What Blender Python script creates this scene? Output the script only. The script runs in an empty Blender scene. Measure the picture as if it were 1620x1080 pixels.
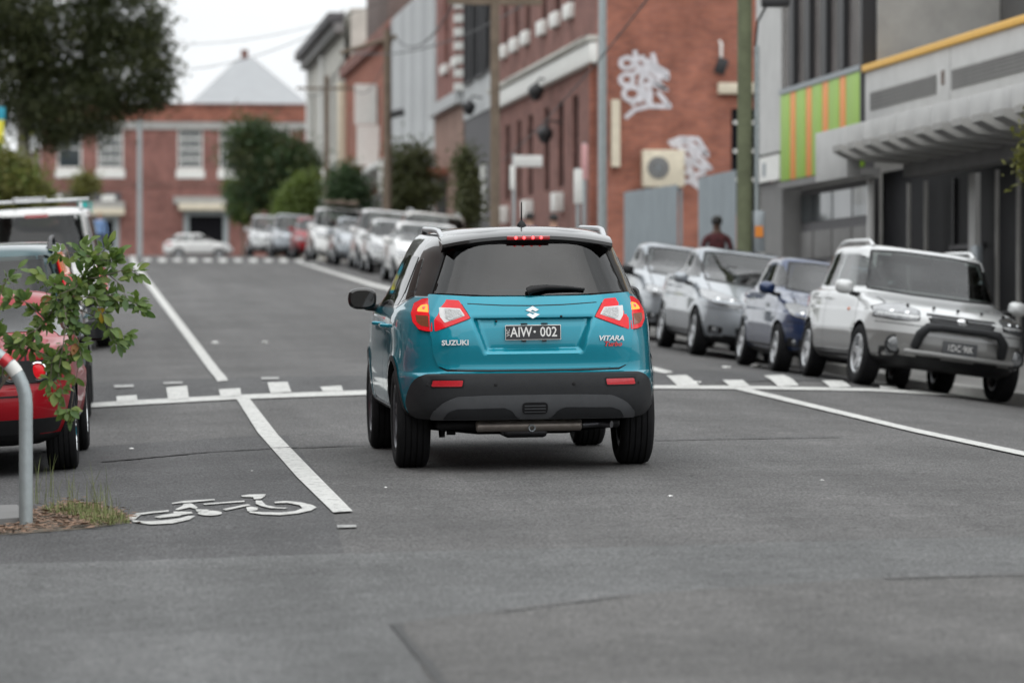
import bpy, bmesh, math, random
import numpy as np
from mathutils import Vector, Matrix
from mathutils.bvhtree import BVHTree

# ------------------------------------------------------------------ camera, sky, sun, exposure
SC = bpy.context.scene
COL = SC.collection
FPX = 6075.0                                  # 135 mm lens, in pixels of the 1620 px wide photograph
YAW = math.atan2(680, FPX)                    # the street runs along +Y, the camera looks a little right of it
PIT = math.atan2(45, FPX)
cam = bpy.data.cameras.new('camera'); camo = bpy.data.objects.new('camera', cam); COL.objects.link(camo)
cam.lens = 135; cam.sensor_width = 36; cam.clip_start = 0.5; cam.clip_end = 5000
camo.location = (0, 0, 0); camo.rotation_euler = (math.pi/2 - PIT, 0, -YAW)
cam.dof.use_dof = True; cam.dof.focus_distance = 25.4; cam.dof.aperture_fstop = 2.4; cam.dof.aperture_blades = 9
SC.camera = camo
w = bpy.data.worlds.new('World'); SC.world = w; w.use_nodes = True
nt = w.node_tree; nt.nodes.clear()
out = nt.nodes.new('ShaderNodeOutputWorld'); bg = nt.nodes.new('ShaderNodeBackground')
sky = nt.nodes.new('ShaderNodeTexSky'); sky.sky_type = 'NISHITA'; sky.sun_disc = False
sky.sun_elevation = math.radians(58); sky.sun_rotation = math.radians(160); sky.dust_density = 6; sky.air_density = 1
hs = nt.nodes.new('ShaderNodeHueSaturation'); hs.inputs['Saturation'].default_value = 0.25
nt.links.new(sky.outputs[0], hs.inputs['Color'])
# overcast cloud layer over the sky: brighter overhead than at the horizon, as a closed cloud deck is
tc = nt.nodes.new('ShaderNodeTexCoord'); sp = nt.nodes.new('ShaderNodeSeparateXYZ')
nt.links.new(tc.outputs['Generated'], sp.inputs[0])
mr = nt.nodes.new('ShaderNodeMapRange'); mr.inputs['From Min'].default_value = 0; mr.inputs['From Max'].default_value = 1
mr.inputs['To Min'].default_value = 10.6; mr.inputs['To Max'].default_value = 17
nt.links.new(sp.outputs['Z'], mr.inputs['Value'])
nz = nt.nodes.new('ShaderNodeTexNoise'); nz.inputs['Scale'].default_value = 2.2; nz.inputs['Detail'].default_value = 5
nt.links.new(tc.outputs['Generated'], nz.inputs['Vector'])
mr2 = nt.nodes.new('ShaderNodeMapRange'); mr2.inputs['From Min'].default_value = .3; mr2.inputs['From Max'].default_value = .7; mr2.inputs['To Min'].default_value = 0.8; mr2.inputs['To Max'].default_value = 1.2
nt.links.new(nz.outputs['Fac'], mr2.inputs['Value'])
mu = nt.nodes.new('ShaderNodeMath'); mu.operation = 'MULTIPLY'
nt.links.new(mr.outputs[0], mu.inputs[0]); nt.links.new(mr2.outputs[0], mu.inputs[1])
cc = nt.nodes.new('ShaderNodeVectorMath'); cc.operation = 'SCALE'; cc.inputs[0].default_value = (0.97, 1.0, 1.02)
nt.links.new(mu.outputs[0], cc.inputs['Scale'])
mx = nt.nodes.new('ShaderNodeMix'); mx.data_type = 'RGBA'; mx.inputs['Factor'].default_value = 0.88
nt.links.new(hs.outputs[0], mx.inputs['A']); nt.links.new(cc.outputs[0], mx.inputs['B'])
nt.links.new(mx.outputs['Result'], bg.inputs['Color']); bg.inputs['Strength'].default_value = 0.12
nt.links.new(bg.outputs[0], out.inputs['Surface'])
sl = bpy.data.lights.new('sun', 'SUN'); sl.energy = 0.9; sl.angle = math.radians(85); sl.color = (1, 0.97, 0.93)
so = bpy.data.objects.new('sun', sl); COL.objects.link(so)
so.rotation_euler = (math.radians(32), 0, math.radians(-20)); so.location = (0, 0, 60)
SC.view_settings.view_transform = 'Standard'; SC.view_settings.look = 'None'
SC.view_settings.exposure = -0.05; SC.view_settings.gamma = 1; SC.view_settings.use_curve_mapping = False
SC.render.engine = 'CYCLES'
try:
    SC.cycles.use_denoising = True; SC.cycles.denoiser = 'OPENIMAGEDENOISE'
    SC.cycles.max_bounces = 6; SC.cycles.transparent_max_bounces = 12; SC.cycles.caustics_reflective = False; SC.cycles.caustics_refractive = False
    SC.cycles.sample_clamp_indirect = 4
except Exception: pass
random.seed(7); RNG = np.random.default_rng(7)

# ------------------------------------------------------------------ the lie of the land
def pchip(xs, ys):
    xs = np.array(xs, float); ys = np.array(ys, float); h = np.diff(xs); d = np.diff(ys)/h
    m = np.zeros_like(ys); m[0] = d[0]; m[-1] = d[-1]
    for i in range(1, len(xs)-1):
        if d[i-1]*d[i] > 0: m[i] = 3*(h[i-1]+h[i])/((2*h[i]+h[i-1])/d[i-1] + (h[i]+2*h[i-1])/d[i])
    def f(x):
        x = np.asarray(x, float); i = np.clip(np.searchsorted(xs, x)-1, 0, len(xs)-2)
        t = (x-xs[i])/h[i]; t2 = t*t; t3 = t2*t
        return (2*t3-3*t2+1)*ys[i] + (t3-2*t2+t)*h[i]*m[i] + (-2*t3+3*t2)*ys[i+1] + (t3-t2)*h[i]*m[i+1]
    return f
_prof = pchip([-400,-60,0,20,36,38.5,40.8,46.2,48.8,51.3,54,75,100,125,150,219,240,300,600,4000],
              [-6.5,-2.6,-1.50,-1.135,-.83,-.745,-.655,-.605,-.55,-.475,-.395,.25,1.05,1.74,2.22,3.14,3.38,3.9,4.4,4.6])
KL, KR, XB = -2.35, 10.3, 12.5            # left kerb, right kerb, building line
def prof(y): return float(_prof(y))
def G(x, y):                              # carriageway: crowned, falling away steeply to the right-hand gutter
    c = 1.0 if y < 200 else max(0.12, 1-(y-200)/18*.88)
    xx = min(max(x, KL), KR)
    if xx < 4.2: dr = .005*(xx-4.2)**2
    else: dr = .004*(xx-4.2)**2 + .022*max(0, xx-7)**2
    return prof(y) - c*dr
def FP(x, y):                             # footpath height
    if x > 4: return G(KR, y)+.15+.03*(x-KR)
    return G(KL, y)+.14+.02*(KL-x)
_F = Vector((math.sin(YAW)*math.cos(PIT), math.cos(YAW)*math.cos(PIT), -math.sin(PIT)))
_R = Vector((math.cos(YAW), -math.sin(YAW), 0)); _U = _R.cross(_F)
def ray(px, py): return _F + _R*((px-810)/FPX) - _U*((py-540)/FPX)
def P(px, py, d): return ray(px, py)*d
def at(px, py, h=G):                      # where the line of sight through a photo pixel meets the ground
    r = ray(px, py); lo, hi = 5.0, 5.0
    while hi < 900:
        p = r*hi
        if p.z < h(p.x, p.y): break
        lo = hi; hi += .5
    for _ in range(40):
        m = (lo+hi)/2; p = r*m
        if p.z < h(p.x, p.y): hi = m
        else: lo = m
    return r*hi
def atX(px, py, X):
    r = ray(px, py); return r*(X/r.x)
def atY(px, py, Y):
    r = ray(px, py); return r*(Y/r.y)

# ------------------------------------------------------------------ materials
MATS = {}
def mat(name, col, rough=.6, metal=0, coat=0, var=.12, scale=6, bump=0, bscale=60, emit=None, estr=0, spec=.5, coatr=.03, trans=0, sss=None):
    if name in MATS: return MATS[name]
    m = bpy.data.materials.new(name); m.use_nodes = True; n = m.node_tree; b = n.nodes['Principled BSDF']
    b.inputs['Roughness'].default_value = rough; b.inputs['Metallic'].default_value = metal
    b.inputs['Coat Weight'].default_value = coat; b.inputs['Coat Roughness'].default_value = coatr
    b.inputs['Specular IOR Level'].default_value = spec
    if trans: b.inputs['Transmission Weight'].default_value = trans
    t = n.nodes.new('ShaderNodeTexCoord'); z = n.nodes.new('ShaderNodeTexNoise')
    z.inputs['Scale'].default_value = scale; z.inputs['Detail'].default_value = 6; z.inputs['Roughness'].default_value = .65
    n.links.new(t.outputs['Object'], z.inputs['Vector'])
    r = n.nodes.new('ShaderNodeMapRange'); r.inputs['From Min'].default_value = .3; r.inputs['From Max'].default_value = .7
    r.inputs['To Min'].default_value = 1-var; r.inputs['To Max'].default_value = 1+var
    n.links.new(z.outputs['Fac'], r.inputs['Value'])
    v = n.nodes.new('ShaderNodeVectorMath'); v.operation = 'SCALE'; v.inputs[0].default_value = col[:3]
    n.links.new(r.outputs[0], v.inputs['Scale']); n.links.new(v.outputs[0], b.inputs['Base Color'])
    if bump:
        z2 = n.nodes.new('ShaderNodeTexNoise'); z2.inputs['Scale'].default_value = bscale; z2.inputs['Detail'].default_value = 3
        n.links.new(t.outputs['Object'], z2.inputs['Vector'])
        bp = n.nodes.new('ShaderNodeBump'); bp.inputs['Strength'].default_value = bump; bp.inputs['Distance'].default_value = .01
        n.links.new(z2.outputs['Fac'], bp.inputs['Height']); n.links.new(bp.outputs[0], b.inputs['Normal'])
    if emit:
        b.inputs['Emission Color'].default_value = (*emit, 1); b.inputs['Emission Strength'].default_value = estr
    if name.startswith('paint_'):                 # a panel's inner face is dark trim
        g = n.nodes.new('ShaderNodeNewGeometry'); x = n.nodes.new('ShaderNodeMix'); x.data_type = 'RGBA'; x.inputs['B'].default_value = (.03, .03, .032, 1)
        n.links.new(g.outputs['Backfacing'], x.inputs['Factor']); n.links.new(v.outputs[0], x.inputs['A']); n.links.new(x.outputs['Result'], b.inputs['Base Color'])
        k = n.nodes.new('ShaderNodeMath'); k.operation = 'MULTIPLY_ADD'; k.inputs[1].default_value = -coat; k.inputs[2].default_value = coat
        n.links.new(g.outputs['Backfacing'], k.inputs[0]); n.links.new(k.outputs[0], b.inputs['Coat Weight'])
    MATS[name] = m; return m
def glassmat(name, tint):
    m = bpy.data.materials.new(name); m.use_nodes = True; n = m.node_tree; n.nodes.clear(); o = n.nodes.new('ShaderNodeOutputMaterial')
    t = n.nodes.new('ShaderNodeBsdfTransparent'); t.inputs['Color'].default_value = (*tint, 1); g = n.nodes.new('ShaderNodeBsdfGlossy'); g.inputs['Roughness'].default_value = .02
    tc = n.nodes.new('ShaderNodeTexCoord'); z = n.nodes.new('ShaderNodeTexNoise'); z.inputs['Scale'].default_value = 3; z.inputs['Detail'].default_value = 5; n.links.new(tc.outputs['Object'], z.inputs['Vector'])
    q = n.nodes.new('ShaderNodeMapRange'); q.inputs['To Min'].default_value = .75; q.inputs['To Max'].default_value = 1; n.links.new(z.outputs['Fac'], q.inputs['Value']); n.links.new(q.outputs[0], g.inputs['Color'])
    f = n.nodes.new('ShaderNodeFresnel'); f.inputs['IOR'].default_value = 1.62; x = n.nodes.new('ShaderNodeMixShader')
    n.links.new(f.outputs[0], x.inputs[0]); n.links.new(t.outputs[0], x.inputs[1]); n.links.new(g.outputs[0], x.inputs[2]); n.links.new(x.outputs[0], o.inputs['Surface']); MATS[name] = m
glassmat('glass_see', (.50, .55, .53)); glassmat('glass_privacy', (.13, .13, .14))
def asphalt(name, col, speck=.72):
    m = bpy.data.materials.new(name); m.use_nodes = True; n = m.node_tree; b = n.nodes['Principled BSDF']
    b.inputs['Roughness'].default_value = .82; b.inputs['Specular IOR Level'].default_value = .35
    t = n.nodes.new('ShaderNodeTexCoord')
    def noise(s, d, mn, mxv, lo=.3, hi=.7):
        z = n.nodes.new('ShaderNodeTexNoise'); z.inputs['Scale'].default_value = s; z.inputs['Detail'].default_value = d
        n.links.new(t.outputs['Object'], z.inputs['Vector'])
        r = n.nodes.new('ShaderNodeMapRange'); r.inputs['From Min'].default_value = lo; r.inputs['From Max'].default_value = hi
        r.inputs['To Min'].default_value = mn; r.inputs['To Max'].default_value = mxv
        n.links.new(z.outputs['Fac'], r.inputs['Value']); return z, r
    zs, a = noise(62, 5, 1-speck, 1+speck, .36, .66); _, c = noise(.7, 6, .80, 1.16); _, e = noise(6, 4, .86, 1.12)
    mps = n.nodes.new('ShaderNodeMapping'); mps.inputs['Scale'].default_value = (1.6, .06, 1)   # wear streaks along the lanes
    n.links.new(t.outputs['Object'], mps.inputs[0])
    z4 = n.nodes.new('ShaderNodeTexNoise'); z4.inputs['Scale'].default_value = 1; z4.inputs['Detail'].default_value = 4
    n.links.new(mps.outputs[0], z4.inputs['Vector'])
    r4 = n.nodes.new('ShaderNodeMapRange'); r4.inputs['From Min'].default_value = .3; r4.inputs['From Max'].default_value = .7
    r4.inputs['To Min'].default_value = .80; r4.inputs['To Max'].default_value = 1.12; n.links.new(z4.outputs['Fac'], r4.inputs['Value'])
    last = a.outputs[0]
    for q in (c, e, r4):
        mm = n.nodes.new('ShaderNodeMath'); mm.operation = 'MULTIPLY'
        n.links.new(last, mm.inputs[0]); n.links.new(q.outputs[0], mm.inputs[1]); last = mm.outputs[0]
    v = n.nodes.new('ShaderNodeVectorMath'); v.operation = 'SCALE'; v.inputs[0].default_value = col
    n.links.new(last, v.inputs['Scale']); n.links.new(v.outputs[0], b.inputs['Base Color'])
    bp = n.nodes.new('ShaderNodeBump'); bp.inputs['Strength'].default_value = .8; bp.inputs['Distance'].default_value = .012
    n.links.new(zs.outputs['Fac'], bp.inputs['Height']); n.links.new(bp.outputs[0], b.inputs['Normal'])
    MATS[name] = m; return m
def brick(name, c1, c2, mortar, grime=.25):
    m = bpy.data.materials.new(name); m.use_nodes = True; n = m.node_tree; b = n.nodes['Principled BSDF']
    b.inputs['Roughness'].default_value = .9; b.inputs['Specular IOR Level'].default_value = .2
    t = n.nodes.new('ShaderNodeTexCoord'); s = n.nodes.new('ShaderNodeSeparateXYZ'); c = n.nodes.new('ShaderNodeCombineXYZ')
    n.links.new(t.outputs['Object'], s.inputs[0])
    ad = n.nodes.new('ShaderNodeMath'); n.links.new(s.outputs['X'], ad.inputs[0]); n.links.new(s.outputs['Y'], ad.inputs[1])
    n.links.new(ad.outputs[0], c.inputs['X']); n.links.new(s.outputs['Z'], c.inputs['Y'])
    k = n.nodes.new('ShaderNodeTexBrick'); n.links.new(c.outputs[0], k.inputs['Vector'])
    k.inputs['Color1'].default_value = (*c1, 1); k.inputs['Color2'].default_value = (*c2, 1); k.inputs['Mortar'].default_value = (*mortar, 1)
    k.inputs['Scale'].default_value = 1; k.inputs['Brick Width'].default_value = .24; k.inputs['Row Height'].default_value = .086; k.inputs['Mortar Size'].default_value = .006
    z = n.nodes.new('ShaderNodeTexNoise'); z.inputs['Scale'].default_value = .9; z.inputs['Detail'].default_value = 8; z.inputs['Roughness'].default_value = .7
    n.links.new(t.outputs['Object'], z.inputs['Vector'])
    r = n.nodes.new('ShaderNodeMapRange'); r.inputs['From Min'].default_value = .3; r.inputs['From Max'].default_value = .7
    r.inputs['To Min'].default_value = 1-grime; r.inputs['To Max'].default_value = 1+grime; n.links.new(z.outputs['Fac'], r.inputs['Value'])
    v = n.nodes.new('ShaderNodeVectorMath'); v.operation = 'SCALE'
    n.links.new(k.outputs['Color'], v.inputs[0]); n.links.new(r.outputs[0], v.inputs['Scale']); n.links.new(v.outputs[0], b.inputs['Base Color'])
    bp = n.nodes.new('ShaderNodeBump'); bp.inputs['Strength'].default_value = .6; bp.inputs['Distance'].default_value = .01; bp.invert = True
    n.links.new(k.outputs['Fac'], bp.inputs['Height']); n.links.new(bp.outputs[0], b.inputs['Normal'])
    MATS[name] = m; return m
M = MATS
asphalt('asphalt', (.100, .0975, .096)); asphalt('asphalt_dark', (.076, .0755, .0765)); asphalt('asphalt_pale', (.114, .1155, .115), .6); asphalt('asphalt_warm', (.101, .098, .095), .6)
mat("tar", (.022, .022, .022), .7)
def worn_paint(name, col, lo, hi):
    m = mat(name, col, .75, var=.12, scale=5, bump=.3, bscale=90); n = m.node_tree; b = n.nodes['Principled BSDF']; src = b.inputs['Base Color'].links[0].from_socket
    t = n.nodes.new('ShaderNodeTexCoord'); z = n.nodes.new('ShaderNodeTexNoise'); z.inputs['Scale'].default_value = 16; z.inputs['Detail'].default_value = 9; z.inputs['Roughness'].default_value = .75
    n.links.new(t.outputs['Object'], z.inputs['Vector']); r = n.nodes.new('ShaderNodeMapRange'); r.inputs['From Min'].default_value = lo; r.inputs['From Max'].default_value = hi
    n.links.new(z.outputs['Fac'], r.inputs['Value']); x = n.nodes.new('ShaderNodeMix'); x.data_type = 'RGBA'; x.inputs['B'].default_value = (.13, .128, .125, 1)
    n.links.new(r.outputs[0], x.inputs['Factor']); n.links.new(src, x.inputs['A']); n.links.new(x.outputs['Result'], b.inputs['Base Color'])
worn_paint('road_paint', (.50, .50, .48), .52, .66); worn_paint('road_paint_worn', (.38, .38, .37), .46, .62)
mat('concrete', (.34, .335, .32), .85, var=.14, scale=2.2, bump=.2, bscale=30); mat('concrete_pale', (.50, .50, .49), .8, var=.1, scale=1.6)
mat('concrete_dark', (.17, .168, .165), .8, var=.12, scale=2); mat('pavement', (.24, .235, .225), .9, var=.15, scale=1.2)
mat('earth', (.10, .085, .065), .95, var=.3, scale=.5)
brick('brick_red', (.34, .130, .088), (.25, .098, .072), (.23, .16, .13), .38); brick('brick_brown', (.235, .118, .10), (.19, .095, .083), (.19, .135, .115), .38)
brick('brick_rose', (.27, .125, .105), (.22, .10, .088), (.23, .165, .145), .38); brick('brick_tan', (.30, .20, .165), (.26, .17, .14), (.24, .18, .15)); brick('brick_old', (.17, .13, .12), (.14, .11, .1), (.17, .15, .14))
mat('render_grey', (.44, .455, .46), .85, var=.08, scale=.6); mat('render_white', (.62, .62, .60), .85, var=.1, scale=.8)
mat('render_charcoal', (.085, .083, .088), .7, var=.15); mat('trim_white', (.72, .72, .69), .6, var=.08); mat('stone', (.46, .45, .41), .85, var=.16, scale=1.5)
mat('window_glass', (.035, .045, .05), .06, spec=.6, var=.2, scale=.8); mat('window_dark', (.010, .010, .012), .5, var=.3, spec=.04)
mat('window_painted_reflection', (.13, .115, .11), .18, var=.35, scale=.9); mat('steel_grey', (.30, .33, .35), .45, metal=.6, var=.1); mat('galvanised', (.36, .40, .41), .5, metal=.5, var=.12, scale=12, bump=.1)  # upper windows: brownish reflection of the brick opposite put into the glass colour
mat('timber_pole', (.15, .115, .085), .9, var=.25, scale=3); mat('timber_green', (.13, .145, .085), .9, var=.3, scale=2.5)
mat('black_metal', (.018, .018, .02), .5); mat('tin_roof', (.28, .29, .30), .5, var=.06, scale=1); mat('cream', (.62, .56, .44), .7)
mat('panel_green', (.27, .46, .045), .45, var=.07, scale=1); mat('panel_orange', (.74, .25, .035), .45, var=.07, scale=1); mat('yellow_cap', (.80, .44, .05), .5, var=.05)
mat('plastic_black', (.012, .012, .013), .5, var=.15, scale=20, spec=.25); mat('bumper_black', (.020, .021, .023), .6, var=.12, scale=14, bump=.08, bscale=300, spec=.3)
mat('bumper_grey', (.070, .073, .078), .5, var=.1, scale=14); mat('rubber', (.011, .011, .012), .85, var=.25, scale=12, spec=.2)
mat('glass_tint', (.012, .013, .015), .03, spec=.75, var=.1); mat('glass_car', (.018, .022, .024), .03, spec=.5, var=.1)
mat('chrome', (.75, .76, .77), .12, metal=1, var=.04); mat('alloy', (.48, .49, .5), .35, metal=.8, var=.08); mat('alloy_dark', (.12, .12, .13), .35, metal=.8)
mat('lens_red', (.50, .004, .010), .18, coat=.35, spec=.3, var=.15, scale=40, emit=(1, .02, .03), estr=.27); mat('lens_deep', (.28, .004, .008), .15, coat=1, emit=(1, .02, .02), estr=.03)
mat('lens_amber', (.18, .055, .022), .2, coat=1, var=.2, scale=60); mat('lens_clear', (.42, .43, .43), .2, coat=1, var=.4, scale=90, bump=.6, bscale=140)
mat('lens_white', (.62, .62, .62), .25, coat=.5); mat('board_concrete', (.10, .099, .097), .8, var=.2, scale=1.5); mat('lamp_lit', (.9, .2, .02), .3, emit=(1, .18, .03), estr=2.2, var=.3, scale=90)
mat('lamp_core', (1, .1, .1), .3, emit=(1, .03, .04), estr=2.0); mat('led_lit', (1, .1, .1), .3, emit=(1, .045, .05), estr=5.0); mat('reflector_red', (.50, .01, .02), .25, coat=1, var=.15, scale=80)
mat('lens_orange', (.8, .2, .05), .2, coat=1)
mat('plate_black', (.02, .02, .024), .4); mat('plate_white', (.75, .75, .73), .45, var=.05); mat('plate_ink', (.03, .04, .10), .5); mat('badge_chrome', (.72, .73, .74), .3, metal=.35, var=.04); mat('badge_red', (.55, .03, .03), .35)
mat('headlight', (.13, .135, .14), .12, coat=1, metal=.3, var=.5, scale=9); mat('exhaust', (.34, .30, .27), .4, metal=.7, var=.25, scale=9)
mat('seat_cloth', (.035, .035, .038), .9, var=.2, scale=20); mat('seat_pale', (.12, .115, .11), .9, var=.2, scale=20); mat('dash_plastic', (.02, .02, .022), .6)
mat('skin', (.42, .25, .18), .6); mat('skin_dark', (.09, .05, .035), .6); mat('hair_dark', (.012, .011, .01), .7)
mat('bark', (.14, .12, .095), .95, var=.3, scale=6, bump=.6, bscale=20); mat('bark_pale', (.26, .25, .19), .9, var=.25, scale=4)
mat('dry_leaf', (.22, .14, .095), .9, var=.5, scale=30); mat('grass_blade', (.17, .20, .07), .8, var=.35, scale=12); mat('litter_white', (.7, .7, .68), .8)
mat('graffiti', (.58, .57, .60), .8, var=.22, scale=7); mat('hoarding', (.25, .285, .305), .55, metal=.3, var=.1, scale=1.5)
def leafmat(name, c, var=.35):
    m = mat(name, c, .55, var=var, scale=1.3, spec=.35)
    n = m.node_tree; b = n.nodes['Principled BSDF']; o = n.nodes['Material Output']
    tr = n.nodes.new('ShaderNodeBsdfTranslucent'); tr.inputs['Color'].default_value = (c[0]*1.4, c[1]*1.5, c[2]*.8, 1)
    mxs = n.nodes.new('ShaderNodeMixShader'); mxs.inputs[0].default_value = .28
    n.links.new(b.outputs[0], mxs.inputs[1]); n.links.new(tr.outputs[0], mxs.inputs[2]); n.links.new(mxs.outputs[0], o.inputs['Surface'])
leafmat('leaf_green', (.12, .185, .052)); leafmat('leaf_dark', (.075, .135, .045)); leafmat('leaf_young', (.19, .245, .07)); leafmat('leaf_yellow', (.42, .28, .03)); leafmat('leaf_rust', (.25, .12, .04))
leafmat('crown_conifer', (.036, .046, .017), .5); leafmat('crown_evergreen', (.045, .078, .034), .5); leafmat('crown_olive', (.068, .076, .032), .5); leafmat('crown_lime', (.12, .165, .045), .5); leafmat('crown_yellow', (.13, .13, .035))

# ------------------------------------------------------------------ objects
def link(o, parent=None):
    COL.objects.link(o)
    if parent is not None: o.parent = parent
    return o
def tag(o, label=None, cat=None, group=None, kind=None):
    if label: o['label'] = label
    if cat: o['category'] = cat
    if group: o['group'] = group
    if kind: o['kind'] = kind
    return o
def empty(name, loc=(0, 0, 0), rz=0):
    o = bpy.data.objects.new(name, None); o.location = loc; o.rotation_euler = (0, 0, rz); o.empty_display_size = .2
    return link(o)
def matl(m): return MATS[m] if isinstance(m, str) else m
def obj(name, bm, m, parent=None, smooth=None, loc=None):
    me = bpy.data.meshes.new(name); bm.to_mesh(me); bm.free()
    for q in (m if isinstance(m, (list, tuple)) else [m]): me.materials.append(matl(q))
    if smooth is not None:
        me.polygons.foreach_set('use_smooth', [True]*len(me.polygons))
        if smooth < 170: me.set_sharp_from_angle(angle=math.radians(smooth))
    o = bpy.data.objects.new(name, me)
    if loc is not None: o.location = loc
    return link(o, parent)
def pyobj(name, vs, fs, m, parent=None, smooth=False):
    me = bpy.data.meshes.new(name); me.from_pydata([tuple(v) for v in vs], [], fs); me.update()
    me.materials.append(matl(m))
    if smooth: me.polygons.foreach_set('use_smooth', [True]*len(me.polygons))
    o = bpy.data.objects.new(name, me); return link(o, parent)
def share(name, src, parent=None, mtx=None):
    o = bpy.data.objects.new(name, src.data); link(o, parent)
    if mtx is not None: o.matrix_local = mtx
    return o
def copy_tree(o, parent=None):
    c = o.copy(); COL.objects.link(c); c.parent = parent
    for ch in list(o.children): copy_tree(ch, c)
    return c
def bx(bm, x0, x1, y0, y1, z0, z1, bev=0):
    b2 = bmesh.new(); bmesh.ops.create_cube(b2, size=1)
    for v in b2.verts: v.co = Vector(((x0+x1)/2+v.co.x*(x1-x0), (y0+y1)/2+v.co.y*(y1-y0), (z0+z1)/2+v.co.z*(z1-z0)))
    if bev: bmesh.ops.bevel(b2, geom=b2.edges[:], offset=bev, segments=2, affect='EDGES', profile=.5)
    merge(bm, b2); return bm
def merge(bm, b2, mtx=None):
    if mtx is not None: bmesh.ops.transform(b2, matrix=mtx, verts=b2.verts)
    mp = {v: bm.verts.new(v.co) for v in b2.verts}
    for f in b2.faces:
        try: nf = bm.faces.new([mp[v] for v in f.verts]); nf.material_index = f.material_index; nf.smooth = f.smooth
        except ValueError: pass
    b2.free()
def box(name, x0, x1, y0, y1, z0, z1, m, parent=None, bev=0):
    bm = bmesh.new(); bx(bm, x0, x1, y0, y1, z0, z1, bev); return obj(name, bm, m, parent, 40 if bev else None)
def tube(bm, pts, rad, seg=8, cap=True):
    pts = [Vector(p) for p in pts]; n = len(pts)
    if not isinstance(rad, (list, tuple)): rad = [rad]*n
    rings = []; up = None
    for i, p in enumerate(pts):
        t = (pts[min(i+1, n-1)]-pts[max(i-1, 0)]).normalized()
        if up is None: up = t.orthogonal().normalized()
        up = (up - t*up.dot(t)); up = up.normalized() if up.length > 1e-6 else t.orthogonal().normalized()
        s = t.cross(up)
        rings.append([bm.verts.new(p+(up*math.cos(a)+s*math.sin(a))*rad[i]) for a in [2*math.pi*k/seg for k in range(seg)]])
    for a, b in zip(rings, rings[1:]):
        for k in range(seg): bm.faces.new((a[k], a[(k+1) % seg], b[(k+1) % seg], b[k]))
    if cap: bm.faces.new(rings[0][::-1]); bm.faces.new(rings[-1])
    return bm
def lathe(bm, prof_, axis='z', seg=24, close=False):
    rings = []
    for r, h in prof_:
        ring = []
        for k in range(seg):
            a = 2*math.pi*k/seg; c, s = r*math.cos(a), r*math.sin(a)
            ring.append(bm.verts.new({'z': (c, s, h), 'x': (h, c, s), 'y': (s, h, c)}[axis]))
        rings.append(ring)
    prs = list(zip(rings, rings[1:]))
    if close: prs.append((rings[-1], rings[0]))
    for a, b in prs:
        for k in range(seg): bm.faces.new((a[k], a[(k+1) % seg], b[(k+1) % seg], b[k]))
    if not close: bm.faces.new(rings[0][::-1]); bm.faces.new(rings[-1])
    return bm
def textmesh(name, txt, size, m, parent, mtx, depth=.002, align='CENTER', sx=1.0, shear=0, bold=.0):
    c = bpy.data.curves.new(name, 'FONT'); c.body = txt; c.size = size; c.align_x = align; c.align_y = 'CENTER'; c.extrude = depth; c.resolution_u = 2; c.shear = shear; c.offset = bold
    o = bpy.data.objects.new('tmp', c); COL.objects.link(o)
    dg = bpy.context.evaluated_depsgraph_get(); me = bpy.data.meshes.new_from_object(o.evaluated_get(dg)); bpy.data.objects.remove(o); bpy.data.curves.remove(c)
    me.transform(Matrix.Diagonal((sx, 1, 1, 1))); me.name = name; me.materials.clear(); me.materials.append(matl(m))
    q = bpy.data.objects.new(name, me); link(q, parent); q.matrix_local = mtx; return q
def cuts(bm, axis, lo, hi, step):
    n = Vector((0, 0, 0)); n[axis] = 1; k = math.ceil(lo/step+1e-6)
    while k*step < hi-1e-6:
        c = Vector((0, 0, 0)); c[axis] = k*step
        bmesh.ops.bisect_plane(bm, geom=bm.verts[:]+bm.edges[:]+bm.faces[:], plane_co=c, plane_no=n); k += 1
def road_sheet(name, pxpoly, lift, m, parent=None, step=.5, world=False, thick=0):
    pts = [Vector(p) for p in pxpoly] if world else [at(*p) for p in pxpoly]
    bm = bmesh.new(); f = bm.faces.new([bm.verts.new((p.x, p.y, 0)) for p in pts]); bm.normal_update()
    if f.normal.z < 0: f.normal_flip()
    xs = [p.x for p in pts]; ys = [p.y for p in pts]
    cuts(bm, 0, min(xs), max(xs), step); cuts(bm, 1, min(ys), max(ys), step*2)
    bmesh.ops.triangulate(bm, faces=bm.faces[:])
    for v in bm.verts: v.co.z = G(v.co.x, v.co.y)+lift
    return obj(name, bm, m, parent)
# ------------------------------------------------------------------ ground, road, kerbs, footpaths, markings
def strip(name, xs, ys, zf, m, kind='structure', parent=None):
    vs = [(x, y, zf(x, y)) for y in ys for x in xs]; n = len(xs)
    fs = [(j*n+i, j*n+i+1, (j+1)*n+i+1, (j+1)*n+i) for j in range(len(ys)-1) for i in range(n-1)]
    o = pyobj(name, vs, fs, m, parent, True)
    if parent is None: tag(o, kind=kind)
    return o
gx = [-3000, -900, -300, -100, -40, -12, -2.4, 4, 10.4, 20, 50, 120, 400, 1000, 3000]
gy = [-400, -120, -60, -30] + list(range(-20, 260, 10)) + [300, 400, 600, 1000, 2000, 3900]
tag(strip('ground', gx, gy, lambda x, y: prof(y)-.75, 'earth'), 'bare earth under the street and its buildings', kind='structure')
XS = [KL + (KR-KL)*i/34 for i in range(35)]
road = strip('road', XS, [-40+1.5*i for i in range(0, 173)], G, 'asphalt')
tag(road, 'grey asphalt street rising to a junction')
CY0, CY1 = 218, 231.5
cross = strip('cross_street', [-90, -60, -30, -12, -6, -2.35, 0, 4, 8, 10.3, 14, 30, 60, 100], [CY0-.001, 220, 222, 225, 228, CY1], lambda x, y: prof(y)-.045-.004*abs(y-225), 'asphalt')
tag(cross, 'asphalt cross street at the top of the rise')
YF = [-40+3*i for i in range(0, 86)]
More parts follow.
